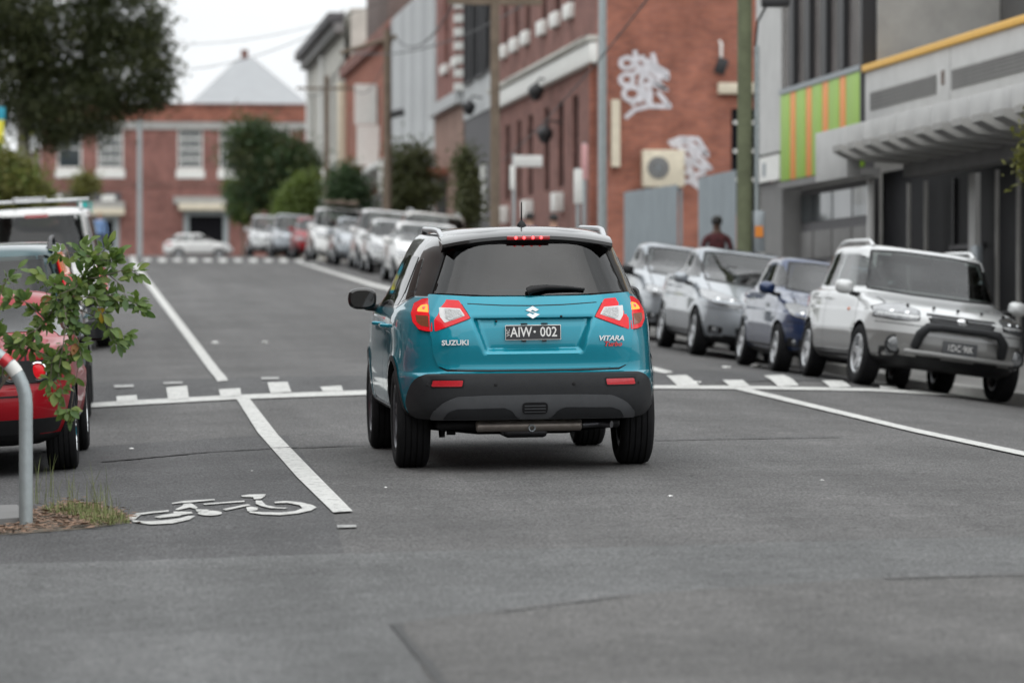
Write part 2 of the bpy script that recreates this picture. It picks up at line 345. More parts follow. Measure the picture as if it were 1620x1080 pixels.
fr = strip('pavement', [KR+.15, 11.2, XB, 18], YF, FP, 'pavement'); tag(fr, 'grey footpath along the right-hand shopfronts')
fl = strip('pavement', [-14, -8, -4.5, KL-.15], YF, FP, 'pavement'); tag(fl, 'grey footpath on the left side of the street')
ff = strip('pavement', [-90, -30, 0, 30, 100], [CY1+.1, 234, 262], lambda x, y: prof(y)+.1, 'pavement'); tag(ff, 'footpath in front of the brick building at the junction')
def kerb(name, x0, x1, Y, m='concrete'):
    bm = bmesh.new(); rows = []
    for y in Y:
        xi = x0 if x0 > 4 else x1
        zt = FP(x0 if x0 > 4 else x1, y)+.006
        rows.append([bm.verts.new(c) for c in ((x0, y, G(xi, y)-.3), (x0, y, zt-.012), (x0+.012, y, zt), (x1-.012, y, zt), (x1, y, zt-.012), (x1, y, G(xi, y)-.3))])
    for a, b in zip(rows, rows[1:]):
        for k in range(5): bm.faces.new((a[k], a[k+1], b[k+1], b[k]))
    return tag(obj(name, bm, m), kind='structure')
tag(kerb('kerb', KR, KR+.15, YF), 'bluestone kerb behind the right-hand parked cars'); tag(kerb('kerb', KL-.15, KL, YF), 'kerb behind the left-hand parked cars')
bmk = bmesh.new(); bx(bmk, -90, 100, CY1-.05, CY1+.12, prof(CY1)-.3, prof(CY1)+.108); tag(obj('kerb', bmk, 'concrete'), 'far kerb of the cross street', kind='structure')

# resurfaced areas and cracks in the asphalt
road_sheet('asphalt_patch', [(-90, 722), (160, 706), (400, 690), (455, 690), (512, 760), (545, 878), (200, 890), (-90, 897)], .004, 'asphalt_dark', road)
road_sheet('asphalt_patch', [(-90, 896), (200, 889), (545, 877), (1000, 867), (1300, 857), (1700, 849), (1700, 910), (1400, 919), (1000, 945), (622, 992), (660, 1040), (708, 1130), (-90, 1130)], .0065, 'asphalt_pale', road)
road_sheet('asphalt_patch', [(620, 989), (1000, 942), (1400, 916), (1700, 907), (1700, 1130), (705, 1130), (657, 1040)], .009, 'asphalt_warm', road)
road_sheet('asphalt_patch', [(150, 604), (360, 598), (600, 594), (640, 596), (640, 618), (375, 626), (145, 640)], .003, 'asphalt_dark', road)
road_sheet('asphalt_patch', [(1000, 586), (1200, 588), (1420, 598), (1420, 612), (1037, 612)], .003, 'asphalt_dark', road)
def crack(pts, wpx, lift=.0125, m='tar', jit=.8):
    P0 = []
    for (x0, y0), (x1, y1) in zip(pts, pts[1:]):
        n = max(2, int(math.hypot(x1-x0, (y1-y0)*3)/9))
        for k in range(n): P0.append((x0+(x1-x0)*k/n+random.uniform(-jit, jit)*1.5, y0+(y1-y0)*k/n+random.uniform(-jit, jit)*.5))
    P0.append(pts[-1]); W = [at(*p) for p in P0]; bm = bmesh.new(); pr = None
    for i, p in enumerate(W):
        t = (W[min(i+1, len(W)-1)]-W[max(i-1, 0)]); nrm = Vector((-t.y, t.x, 0)).normalized()*wpx*.5*random.uniform(.5, 1.3)
        a, b = p+nrm, p-nrm
        q = [bm.verts.new((c.x, c.y, G(c.x, c.y)+lift)) for c in (a, b)]
        if pr: bm.faces.new((pr[0], pr[1], q[1], q[0]))
        pr = q
    bmesh.ops.recalc_face_normals(bm, faces=bm.faces[:])
    return obj('crack', bm, m, road)
crack([(626, 990), (650, 1025), (675, 1050), (708, 1100)], .04)
DK = 'asphalt_dark'
crack([(790, 972), (870, 962), (1000, 945)], .022, m=DK, jit=.4)
crack([(1400, 919), (1500, 916), (1640, 913)], .04, m=DK, jit=.4)
crack([(160, 732), (330, 716), (420, 711), (540, 706)], .10, m=DK, jit=.4); crack([(540, 706), (600, 704)], .06, m=DK, jit=.4); crack([(1036, 697), (1200, 694), (1330, 692)], .07, m=DK, jit=.4)
mat('asphalt_damp', (.045, .045, .046), .85)
# painted lines
LP = dict(lift=.012)
def paint(name, poly, m='road_paint', lift=.012, step=.5):
    q = []
    for (x0, y0), (x1, y1) in zip(poly, poly[1:]+poly[:1]):
        k = max(1, int(max(abs(x1-x0)/60, abs(y1-y0)/12))); q += [(x0+(x1-x0)*i/k, y0+(y1-y0)*i/k) for i in range(k)]
    return road_sheet(name, q, lift, m, road, step)
paint('lane_line', [(372, 629), (392, 628), (440, 690), (500, 752), (558, 811), (527, 813), (470, 757), (408, 686)])
paint('lane_line', [(198, 405), (206, 404), (361, 603), (344, 605)])
paint('lane_line', [(1163, 617), (1181, 615), (1450, 680), (1700, 733), (1700, 740), (1450, 686)])
paint('lane_line', [(470, 416), (476, 415), (592, 449), (640, 461), (636, 465), (586, 453)])
paint('lane_line', [(1020, 579), (1040, 583), (1066, 590), (1052, 592), (1020, 586)])
paint('hump_line', [(143, 639), (260, 632), (375, 626), (580, 618.5), (760, 614), (1037, 611), (1037, 616), (760, 620), (580, 626), (375, 633), (143, 646)])
paint('hump_line', [(1037, 611), (1200, 612), (1380, 616), (1500, 622), (1586, 633), (1583, 637), (1500, 627), (1380, 620), (1200, 617), (1037, 616)])
for q in ([(184, 629), (216, 627), (218, 637), (185, 639)], [(263, 615), (296, 612), (299, 632), (266, 635)], [(346, 618), (380, 616), (382, 628), (349, 630)],
          [(423, 607), (455, 606), (461, 622), (428, 624)], [(506, 614), (540, 612), (543, 620), (511, 621)], [(1054, 596), (1086, 595), (1107, 612), (1073, 613)],
          [(1143, 603), (1175, 603), (1187, 613), (1156, 614)], [(1208, 596), (1240, 595), (1264, 612), (1231, 613)], [(1300, 604), (1333, 604), (1346, 614), (1314, 615)], [(1378, 606), (1405, 607), (1421, 617), (1393, 617)],
          [(600, 604), (632, 603), (640, 616), (608, 617)], [(700, 600), (735, 599), (742, 614), (706, 615)], [(800, 604), (832, 603), (838, 614), (805, 615)], [(900, 598), (930, 597), (945, 611), (912, 612)], [(985, 603), (1015, 602), (1025, 611), (997, 612)]):
    paint('hump_key', q, lift=.016)
for q in ([(180, 611), (211, 610), (212, 614), (181, 615)], [(258, 606), (288, 605), (289, 608.5), (259, 609.5)], [(413, 598), (441, 598), (442, 601.5), (414, 602)]):
    paint('hump_key', q, 'road_paint_worn', lift=.014)
paint('lane_dash', [(533, 833), (563, 832), (564, 836), (534, 837)], 'road_paint_worn', lift=.010)
for i, x in enumerate(range(226, 492, 24)):       # the same painted blocks at the far junction
    yc = 412 + (x-226)*.004; h = 6 if i % 2 else 4.5
    paint('hump_key', [(x, yc-h*.5), (x+12, yc-h*.5), (x+13, yc+h*.5), (x+1, yc+h*.5)], lift=.016, step=2)
Z = lambda pts: [(190+x/4.263, 770+y/4.263) for x, y in pts]
ell = [(605+83*math.cos(a), 188+17*math.sin(a)) for a in [2*math.pi*k/16 for k in range(16)]]
for q in ([(75, 245), (200, 265), (350, 258), (470, 232), (505, 208), (460, 208), (400, 225), (280, 240), (180, 245), (100, 238)],
          [(20, 235), (110, 190), (200, 180), (330, 168), (325, 180), (220, 188), (140, 200), (92, 238)],
          [(230, 215), (290, 200), (360, 190), (360, 178), (480, 180), (490, 190), (420, 200), (400, 208), (270, 222)],
          [(350, 120), (430, 106), (635, 93), (640, 100), (520, 112), (350, 125)],
          [(430, 125), (480, 122), (525, 150), (510, 160), (470, 150), (390, 168), (370, 164), (420, 140)],
          [(508, 162), (600, 165), (590, 172), (518, 178)], ell,
          [(560, 125), (840, 103), (838, 112), (570, 132)], [(690, 162), (860, 127), (880, 135), (715, 170)],
          [(815, 70), (870, 62), (985, 60), (975, 75), (950, 92), (905, 95), (895, 80), (825, 78)],
          [(915, 102), (955, 105), (985, 135), (1060, 150), (1130, 152), (1110, 158), (1010, 155), (950, 140), (915, 125)],
          [(850, 150), (880, 145), (930, 152), (925, 168), (860, 176)],
          [(1040, 112), (1120, 106), (1220, 115), (1300, 135), (1325, 150), (1290, 170), (1200, 190), (1080, 202), (960, 198), (870, 185), (875, 176), (960, 182), (1080, 185), (1180, 175), (1230, 155), (1210, 135), (1130, 120), (1045, 122)]):
    paint('bicycle_symbol', Z(q), lift=.012, step=.3)
# scraps lying on the road
bmw = bmesh.new()
for px, py, s in [(1148, 582, .06), (1195, 580, .08), (1100, 606, .06), (340, 543, .05), (1060, 785, .018), (1440, 984, .012), (418, 542, .05), (1300, 760, .015), (208, 710, .02), (399, 745, .012), (610, 771, .012)]:
    p = at(px, py); b2 = bmesh.new(); bmesh.ops.create_icosphere(b2, subdivisions=1, radius=s)
    for v in b2.verts: v.co = Vector((v.co.x*random.uniform(.8, 1.3), v.co.y*random.uniform(.8, 1.6), v.co.z*.35*random.uniform(.5, 1.3)))
    merge(bmw, b2, Matrix.Translation(p+Vector((0, 0, s*.2))))
tag(obj('paper_litter', bmw, 'litter_white'), 'scraps of white litter lying about the road', 'litter', kind='stuff')
# ------------------------------------------------------------------ cars
def body_grid(keys, L, nring=112, per=5):
    K = np.array(keys, float); n = len(K); idx = np.arange(n)
    fs = [pchip(idx, K[:, j]) for j in range(6)]
    s = np.unique(np.concatenate([np.linspace(0, n-1, (n-1)*per+1)]))
    R = []; yc = L*.5; t = np.linspace(-np.pi/2, 3*np.pi/2, 1441)
    for q in s:
        z, yr, yf, wd, nr, nf = [float(f(q)) for f in fs]
        c, sn = np.cos(t), np.sin(t); nn = np.where(sn < 0, nr, nf)
        x = wd*np.sign(c)*np.abs(c)**(2/nn); y = np.where(sn < 0, yc-yr, yf-yc)*np.sign(sn)*np.abs(sn)**(2/nn)+yc
        d = np.concatenate([[0], np.cumsum(np.hypot(np.diff(x), np.diff(y)))]); u = np.linspace(0, d[-1], nring+1)[:-1]
        R.append(np.stack([np.interp(u, d, x), np.interp(u, d, y), np.full(nring, z)], 1))
    return np.array(R)
def pip(poly, x, y):
    c = False; j = len(poly)-1
    for i in range(len(poly)):
        (xi, yi), (xj, yj) = poly[i], poly[j]
        if (yi > y) != (yj > y) and x < (xj-xi)*(y-yi)/(yj-yi)+xi: c = not c
        j = i
    return c
def mirror(p): return [(-x, z) for x, z in p][::-1]
def rnd(poly, r=.02, k=3):
    out_ = []; n = len(poly)
    for i in range(n):
        a, b, c = Vector(poly[i-1]), Vector(poly[i]), Vector(poly[(i+1) % n])
        u, v = (a-b), (c-b); rr = min(r, u.length*.45, v.length*.45)
        if rr < 1e-4: out_.append(tuple(b)); continue
        p0 = b+u.normalized()*rr; p1 = b+v.normalized()*rr
        for q in range(k+1):
            t = q/k; out_.append(tuple(p0*(1-t)**2+b*2*t*(1-t)+p1*t*t))
    return out_
class Car:
    """a vehicle: body shell with its conforming panels, lights, glass, wheels. Local +Y forward, origin mid-length on the ground"""
    def __init__(s, name, label, cat, L, keys, axles, track, R, tw, paint, group=None, nring=112, per=5, dark='plastic_black', upper=None, split=None, dent=None, lower=None, arch=.045, cutin=.56):
        s.L = L; s.root = empty(name); tag(s.root, label, cat, group); s.paint = paint
        g = body_grid(keys, L, nring, per); g[:, :, 1] -= L/2; nl, nr = g.shape[:2]
        ya = [a-L/2 for a in axles]; s.axles = ya
        for y0 in ya:                               # flared wheel arches
            r = np.hypot(g[:, :, 1]-y0, g[:, :, 2]-R); k = np.exp(-((r-R-arch*.6)/.07)**2)*(np.abs(g[:, :, 0]) > .5)*(g[:, :, 2] < R*2.6)
            g[:, :, 0] += np.sign(g[:, :, 0])*k*.012
        V = g.reshape(-1, 3); F = [(j*nr+i, j*nr+(i+1) % nr, (j+1)*nr+(i+1) % nr, (j+1)*nr+i) for j in range(nl-1) for i in range(nr)]
        F.append(tuple(range(nr))[::-1]); F.append(tuple((nl-1)*nr+i for i in range(nr)))
        me = bpy.data.meshes.new('body'); me.from_pydata((dent(g.copy()) if dent else g).reshape(-1, 3).tolist(), [], F); me.update()
        mats = [paint, dark, upper or paint, lower or dark]
        for q in mats: me.materials.append(matl(q))
        for p in me.polygons:
            c = p.center
            if p.normal.z < -.6 and c.z < .5: p.material_index = 1
            elif split and c.z > split(c.y+L/2): p.material_index = 2
            elif lower and c.z < lower_z.get(lower, .3): p.material_index = 3
            elif c.z < .255: p.material_index = 1
        s.bvh = BVHTree.FromPolygons([Vector(v) for v in V], F)
        o = bpy.data.objects.new('body', me); link(o)
        bm = bmesh.new()
        for y0 in ya:
            for sg in (-1, 1):
                b2 = bmesh.new(); lathe(b2, [(R+arch, cutin), (R+arch, 1.3)], 'x', 40)
                if sg < 0:
                    for v in b2.verts: v.co.x *= -1
                    bmesh.ops.reverse_faces(b2, faces=b2.faces[:])
                merge(bm, b2, Matrix.Translation((0, y0, R)))
        for f in bm.faces: f.material_index = 1
        bmesh.ops.recalc_face_normals(bm, faces=bm.faces[:])
        cut = obj('cutter', bm, mats)
        md = o.modifiers.new('b', 'BOOLEAN'); md.operation = 'DIFFERENCE'; md.object = cut; md.solver = 'EXACT'
        dg = bpy.context.evaluated_depsgraph_get(); me2 = bpy.data.meshes.new_from_object(o.evaluated_get(dg)); me2.name = 'body'
        o.modifiers.clear(); o.data = me2; bpy.data.objects.remove(cut)
        me2.polygons.foreach_set('use_smooth', [True]*len(me2.polygons)); me2.set_sharp_from_angle(angle=math.radians(38))
        o.parent = s.root; s.body = o
        s.R = R; s.tw = tw; s.track = track
    def proj(s, a, b, view):
        L = s.L
        o, d = {'rear': ((a, -L, b), (0, 1, 0)), 'front': ((a, L, b), (0, -1, 0)), 'left': ((-3, a-L/2, b), (1, 0, 0)), 'right': ((3, a-L/2, b), (-1, 0, 0)), 'top': ((a, b-L/2, 4), (0, 0, -1))}[view]
        p, n, i, ds = s.bvh.ray_cast(Vector(o), Vector(d))
        if p is None:
            q = Vector(o)+Vector(d)*(ds or 0)
            mid = {'rear': Vector((a, -L/2+.3, b)), 'front': Vector((a, L/2-.3, b)), 'left': Vector((-.7, a-L/2, b)), 'right': Vector((.7, a-L/2, b)), 'top': Vector((a, b-L/2, 1.3))}[view]
            p, n, i, ds = s.bvh.find_nearest(mid)
        if n.dot(Vector(d)) > 0: n = -n
        return p, n
    def patch(s, name, poly, view, m, off=.004, cell=.05, parent=None, disp=None, lip=.006, shape=None):
        bm = bmesh.new(); bm.faces.new([bm.verts.new((x, y, 0)) for x, y in poly])
        xs = [p[0] for p in poly]; ys = [p[1] for p in poly]
        cuts(bm, 0, min(xs), max(xs), cell); cuts(bm, 1, min(ys), max(ys), cell)
        bmesh.ops.remove_doubles(bm, verts=bm.verts[:], dist=1e-5)
        nrm = {}
        dv = Vector({'rear': (0, -1, 0), 'front': (0, 1, 0), 'left': (-1, 0, 0), 'right': (1, 0, 0), 'top': (0, 0, 1)}[view])
        for v in bm.verts:
            a, b = v.co.x, v.co.y; p, n = s.proj(a, b, view); e = disp(a, b) if disp else 0
            n = (n+dv*.25).normalized()
            v.co = p+n*off-dv*e; nrm[v] = n
        bm.normal_update(); acc = sum((f.normal*f.calc_area() for f in bm.faces), Vector())
        if acc.dot(dv) < 0: bmesh.ops.reverse_faces(bm, faces=bm.faces[:])
        be = [e for e in bm.edges if e.is_boundary]
        ex = bmesh.ops.extrude_edge_only(bm, edges=be)
        bm.verts.index_update()
        nv = [g for g in ex['geom'] if isinstance(g, bmesh.types.BMVert)]
        kd = list(nrm.items())
        for v in nv:
            best = None
            for e in v.link_edges:
                o_ = e.other_vert(v)
                if o_ in nrm: best = nrm[o_]; break
            v.co -= (best if best is not None else dv)*(off+lip)
        bmesh.ops.recalc_face_normals(bm, faces=[f for f in bm.faces if any(v in nv for v in f.verts)])
        return obj(name, bm, m, parent or s.root, 30)
    def line(s, name, pts, view, wd=.007, m='plastic_black', off=.0025, parent=None, close=False, n=10):
        Q = []; seg = list(zip(pts, pts[1:]+([pts[0]] if close else [])))[:len(pts) if close else len(pts)-1]
        for (x0, y0), (x1, y1) in seg:
            k = max(1, int(math.hypot(x1-x0, y1-y0)/.03))
            for i in range(k): Q.append((x0+(x1-x0)*i/k, y0+(y1-y0)*i/k))
        if not close: Q.append(pts[-1])
        bm = bmesh.new(); rows = []
        for i, q in enumerate(Q):
            a = Vector(Q[i-1] if (i or close) else Q[0]); b = Vector(Q[(i+1) % len(Q)] if (i < len(Q)-1 or close) else Q[-1])
            t = (b-a).normalized(); nn = Vector((-t.y, t.x))*wd/2
            row = []
            for sgn in (1, -1):
                p, nv = s.proj(q[0]+nn.x*sgn, q[1]+nn.y*sgn, view); row.append(bm.verts.new(p+nv*off))
            rows.append(row)
        for a, b in zip(rows, rows[1:]+([rows[0]] if close else [])):
            try: bm.faces.new((a[0], a[1], b[1], b[0]))
            except ValueError: pass
        return obj(name, bm, m, parent or s.root, 60)
    def frame(s, a, b, view, off=.006):          # matrix for flat things on the shell: x right, y up, z outward
        p, n = s.proj(a, b, view)
        up = Vector((0, 0, 1)); xx = up.cross(n).normalized(); yy = n.cross(xx)
        return Matrix((xx, yy, n)).transposed().to_4x4().copy() if False else Matrix.Translation(p+n*off) @ Matrix((xx, yy, n)).transposed().to_4x4()
    def glaze(s, name, poly, view, m, **kw):
        """cut an opening in the shell and set a pane over it"""
        cx = sum(p[0] for p in poly)/len(poly); cz = sum(p[1] for p in poly)/len(poly); q = [(cx+(x-cx)*.94, cz+(z-cz)*.92) for x, z in poly]
        dv = {'rear': Vector((0, -1, 0)), 'front': Vector((0, 1, 0)), 'left': Vector((-1, 0, 0)), 'right': Vector((1, 0, 0))}[view]
        bm = bmesh.new(); bm.from_mesh(s.body.data); kill = []
        for f in bm.faces:
            if f.normal.dot(dv) < .12: continue
            c = f.calc_center_median(); a = c.x if view in ('rear', 'front') else c.y+s.L/2
            if pip(q, a, c.z): kill.append(f)
        bmesh.ops.delete(bm, geom=kill, context='FACES'); bm.to_mesh(s.body.data); bm.free()
        return s.patch(name, poly, view, m, **kw)
    def cabin(s, cowl, rbase, belt, W, cloth='seat_cloth', drive=1):
        hL = s.L/2
        def seat(x, y, w_, top):
            b = bmesh.new(); bx(b, x-w_, x+w_, y-hL-.10, y-hL+.06, belt-.55, top, .05); bx(b, x-w_, x+w_, y-hL-.05, y-hL+.45, belt-.62, belt-.46, .05); o = obj('seat', b, cloth, s.root, 50)
            for hx in ([x] if w_ < .4 else [x-.32, x+.32]): b = bmesh.new(); bx(b, hx-.12, hx+.12, y-hL-.09, y-hL+.01, top+.03, top+.20, .04); obj('headrest', b, cloth, o, 50)
        fy = cowl-1.15
        for x in (-.37, .37): seat(x*W/.87, fy, .23, belt+.12)
        seat(0, max(rbase+.70, fy-.95), W*.62, belt+.03)
        box('dashboard', -W*.74, W*.74, cowl-.45-hL, cowl-.12-hL, belt-.30, belt-.03, 'dash_plastic', s.root, .04)
        b = bmesh.new(); lathe(b, [(.185, -.012), (.20, 0), (.185, .012), (.17, 0)], 'y', 24, close=True); bx(b, -.17, .17, -.012, .012, -.03, .03); bmesh.ops.rotate(b, verts=b.verts, matrix=Matrix.Rotation(-.4, 3, 'X')); obj('steering_wheel', b, 'dash_plastic', s.root, 50, (.37*W/.87, cowl-.62-hL, belt+.0))
        box('cabin_floor', -W*.72, W*.72, rbase+.2-hL, cowl-.2-hL, .40, .44, 'dash_plastic', s.root)
    def wheels(s, rim='alloy', spokes=5, rim_r=None, steer=0, twin=False):
        R, tw = s.R, s.tw; rr = rim_r or R*.66; h = tw/2
        bm = bmesh.new()
        pr = [(rr, -h*.9), (rr+.02, -h*1.02), (R*.88, -h*1.06), (R*.965, -h*.94), (R-.004, -h*.8)]
        for gpos in (-.5, -.17, .17, .5): pr += [(R, gpos*h*1.1-.014), (R, gpos*h*1.1-.005), (R-.009, gpos*h*1.1-.004), (R-.009, gpos*h*1.1+.004), (R, gpos*h*1.1+.005)]
        pr += [(R-.004, h*.8), (R*.965, h*.94), (R*.88, h*1.06), (rr+.02, h*1.02), (rr, h*.9), (rr-.012, h*.3), (rr-.012, -h*.3)]
        lathe(bm, pr, 'x', 48, close=True)
        tyre = obj('wheel', bm, 'rubber', None, 40)
        bm = bmesh.new()
        lathe(bm, [(rr, h*.93), (rr-.018, h*.97), (rr-.03, h*.85), (rr-.035, -h*.8), (rr-.001, -h*.85)], 'x', 40, close=True)
        lathe(bm, [(.001, h*.75), (.055, h*.72), (.07, h*.6), (.075, h*.1), (.001, h*.1)], 'x', 16)
        for k in range(spokes):
            for dlt in ((-.13, .13) if twin else (0,)):
                a = 2*math.pi*k/spokes+dlt; b2 = bmesh.new(); wv = .022 if twin or spokes > 6 else .04
                ri = .04; ro = rr-.02
                vs = [b2.verts.new(c) for c in ((h*.70, -wv*1.1, ri), (h*.70, wv*1.1, ri), (h*.86, wv*.8, ro), (h*.86, -wv*.8, ro), (h*.3, -wv*1.3, ri), (h*.3, wv*1.3, ri), (h*.5, wv, ro), (h*.5, -wv, ro))]
                for f in ((0, 1, 2, 3), (4, 7, 6, 5), (0, 4, 5, 1), (1, 5, 6, 2), (2, 6, 7, 3), (3, 7, 4, 0)): b2.faces.new([vs[i] for i in f])
                bmesh.ops.bevel(b2, geom=b2.edges[:], offset=.006, segments=1, affect='EDGES'); merge(bm, b2, Matrix.Rotation(a, 4, 'X'))
        bmesh.ops.recalc_face_normals(bm, faces=bm.faces[:])
        rimo = obj('rim', bm, rim, None, 35)
        bm = bmesh.new(); lathe(bm, [(rr-.035, -h*.2), (rr-.035, -h*.3), (.02, -h*.3), (.02, -h*.2)], 'x', 24); disc = obj('brake_disc', bm, 'alloy_dark', None)
        first = True
        for iy, y0 in enumerate(s.axles):
            for sg in (1, -1):
                t = tyre if first else share('wheel', tyre); r = rimo if first else share('rim', rimo); dd = disc if first else share('brake_disc', disc); first = False
                t.parent = s.root; r.parent = t; dd.parent = t
                t.location = (sg*s.track, y0, R); t.rotation_euler = (random.uniform(0, 2)*0, 0, (0 if sg > 0 else math.pi)+(steer if iy else 0))
    def mirror_at(s, y, z, m, w=.86, mo=.145, sz=1.0):
        for sg in (-1, 1):
            bm = bmesh.new(); bmesh.ops.create_icosphere(bm, subdivisions=3, radius=1)
            for v in bm.verts:
                c = v.co; c.x = math.copysign(abs(c.x)**.7, c.x)*.105*sz; c.z = math.copysign(abs(c.z)**.75, c.z)*.078*sz; c.y = (c.y*.09 if c.y > 0 else c.y*.035)*sz
            px, pn = s.proj(y, z-.05, 'left'); xb = abs(px.x)
            bmesh.ops.transform(bm, matrix=Matrix.Translation((sg*(xb+mo*sz), y-s.L/2, z+.03)), verts=bm.verts)
            o = obj('mirror', bm, m, s.root, 60)
            bm = bmesh.new(); tube(bm, [(sg*(xb-.03), y-s.L/2+.03, z-.04), (sg*(xb+.07), y-s.L/2+.02, z-.03), (sg*(xb+.11), y-s.L/2+.02, z)], [.03, .025, .025]); obj('mirror_arm', bm, 'plastic_black', o, 60)
            bm = bmesh.new(); b2 = [(.085*math.copysign(abs(math.cos(a))**.7, math.cos(a))*sz, .06*math.copysign(abs(math.sin(a))**.75, math.sin(a))*sz) for a in [2*math.pi*k/24 for k in range(24)]]
            bm.faces.new([bm.verts.new((sg*(xb+mo*sz)+x, y-s.L/2-.038*sz, z+.03+zz)) for x, zz in b2]); obj('mirror_glass', bm, 'glass_tint', o)
    def place(s, x, y, yaw):
        """stand the car on the ground: four wheel points give height, pitch and roll. yaw 0 = facing up the street"""
        place_root(s.root, x, y, yaw, s.axles, s.track)
lower_z = {}
def place_root(root, x, y, yaw, axles, track):
    cy, sy = math.cos(yaw), math.sin(yaw)
    f = Vector((-sy, cy, 0)); r = Vector((cy, sy, 0)); c = Vector((x, y, 0))
    def gp(a, b): q = c+f*a+r*b; return G(q.x, q.y)
    zr = (gp(axles[0], track)+gp(axles[0], -track))/2; zf = (gp(axles[1], track)+gp(axles[1], -track))/2
    zl = (gp(axles[0], -track)+gp(axles[1], -track))/2; zg = (gp(axles[0], track)+gp(axles[1], track))/2
    fv = (f*(axles[1]-axles[0])+Vector((0, 0, zf-zr))).normalized(); rv = (r*2*track+Vector((0, 0, zg-zl))).normalized()
    uv = rv.cross(fv).normalized(); rv = fv.cross(uv)
    z0 = (zr+zf)/2-(axles[0]+axles[1])/2*(zf-zr)/(axles[1]-axles[0])
    m = Matrix((rv, fv, uv)).transposed().to_4x4(); m.translation = (x, y, z0); root.matrix_world = m

# ---- the teal SUV in the middle of the road
TEAL = mat('paint_teal', (.002, .235, .32), .34, metal=.45, coat=1, var=.02, scale=500, spec=.2)
BLK = mat('paint_black', (.008, .007, .007), .3, coat=1, var=.02, spec=.25)
def tz(z): return z
HK = [(.328, .42, 3.85, .60, 5, 5), (.340, .22, 4.0, .70, 5.5, 5), (.364, .065, 4.08, .82, 6, 5), (.42, .02, 4.13, .865, 6, 5), (.52, .00, 4.155, .880, 6, 5), (.60, .00, 4.165, .885, 6, 5),
      (.635, .008, 4.165, .886, 6, 5), (.652, .03, 4.165, .886, 6, 5), (.668, .055, 4.165, .886, 6, 5), (.72, .062, 4.16, .884, 6, 5), (.84, .055, 4.14, .882, 5.8, 5), (.93, .062, 4.09, .884, 5.4, 4.6), (1.00, .078, 4.0, .880, 5.2, 4.2),
      (1.05, .094, 3.72, .866, 5.0, 4), (1.10, .110, 3.2, .838, 4.9, 3.8), (1.165, .135, 2.98, .800, 4.8, 3.6), (1.168, .137, 2.97, .798, 4.8, 3.6), (1.26, .185, 2.74, .762, 4.7, 3.6), (1.38, .255, 2.42, .714, 4.6, 3.6), (1.48, .315, 2.15, .672, 4.6, 3.6),
      (1.54, .35, 2.02, .635, 4.6, 3.4), (1.582, .385, 1.95, .585, 4.4, 3.2), (1.610, .45, 1.85, .49, 4, 3), (1.628, .60, 1.7, .32, 3.5, 3), (1.634, .9, 1.45, .10, 3, 3)]
REC = [(-.415, 1.012), (.415, 1.012), (.335, .795), (-.335, .795)]
def recess(a, b):                               # the number-plate hollow in the tailgate
    if not (.76 < b < 1.03): return 0
    hw = .335+(b-.795)*(.08/.217)
    e = min((hw-abs(a))/.055, (1.016-b)/.02, (b-.79)/.035)
    e = max(0, min(1, e)); return .042*e*e*(3-2*e)
def hdent(g):
    m = (g[:, :, 1] < -1.9) & (np.abs(g[:, :, 0]) < .46) & (g[:, :, 2] > .74) & (g[:, :, 2] < 1.045)
    g[:, :, 1] += m*.075; return g
h = Car('compact_suv', 'teal compact SUV with black roof and lit brake lights driving mid-road', 'car', 4.175, HK, (.84, 3.34), .762, .342, .215, 'paint_teal',
        nring=176, per=6, upper='paint_black', split=lambda y: 1.166, dent=hdent, dark='plastic_black', arch=.05)
HERO = h
# conforming panels: the shell keeps the plain form, the tailgate skin carries the hollow
def hb(): pass
gate = [(-.648, 1.160), (-.3, 1.146), (0, 1.141), (.3, 1.146), (.648, 1.160), (.655, 1.05), (.655, .92), (.645, .79), (.615, .705), (.57, .681), (.3, .676), (0, .675), (-.3, .676), (-.57, .681), (-.615, .705), (-.645, .79), (-.655, .92), (-.655, 1.05)]
h.line('tailgate_gap', [(p[0]*1.007, .917+(p[1]-.917)*1.012) for p in gate], 'rear', .010, close=True, off=.004)
tg = h.patch('tailgate', rnd(gate, .012), 'rear', 'paint_teal', off=.05, cell=.0125, disp=lambda a, b: .040+recess(a, b)*1.0, lip=.002)
h.line('tailgate_crease', [(-.46, 1.116), (-.2, 1.102), (0, 1.098), (.2, 1.102), (.46, 1.116)], 'rear', .006, 'plastic_black', off=.0135, parent=tg)
DY = -.0135                                       # tailgate skin stands proud of the shell by about a centimetre
rw = h.glaze('rear_window', rnd([(-.632, 1.186), (-.3, 1.170), (0, 1.165), (.3, 1.170), (.632, 1.186), (.575, 1.33), (.52, 1.478), (.25, 1.51), (0, 1.515), (-.25, 1.51), (-.52, 1.478), (-.575, 1.33)], .012), 'rear', 'glass_privacy', off=.010, cell=.04)
h.line('window_seal', [(-.655, 1.172), (-.59, 1.34), (-.535, 1.490), (-.25, 1.520), (0, 1.526), (.25, 1.520), (.535, 1.490), (.59, 1.34), (.655, 1.172)], 'rear', .012, 'plastic_black', off=.006)
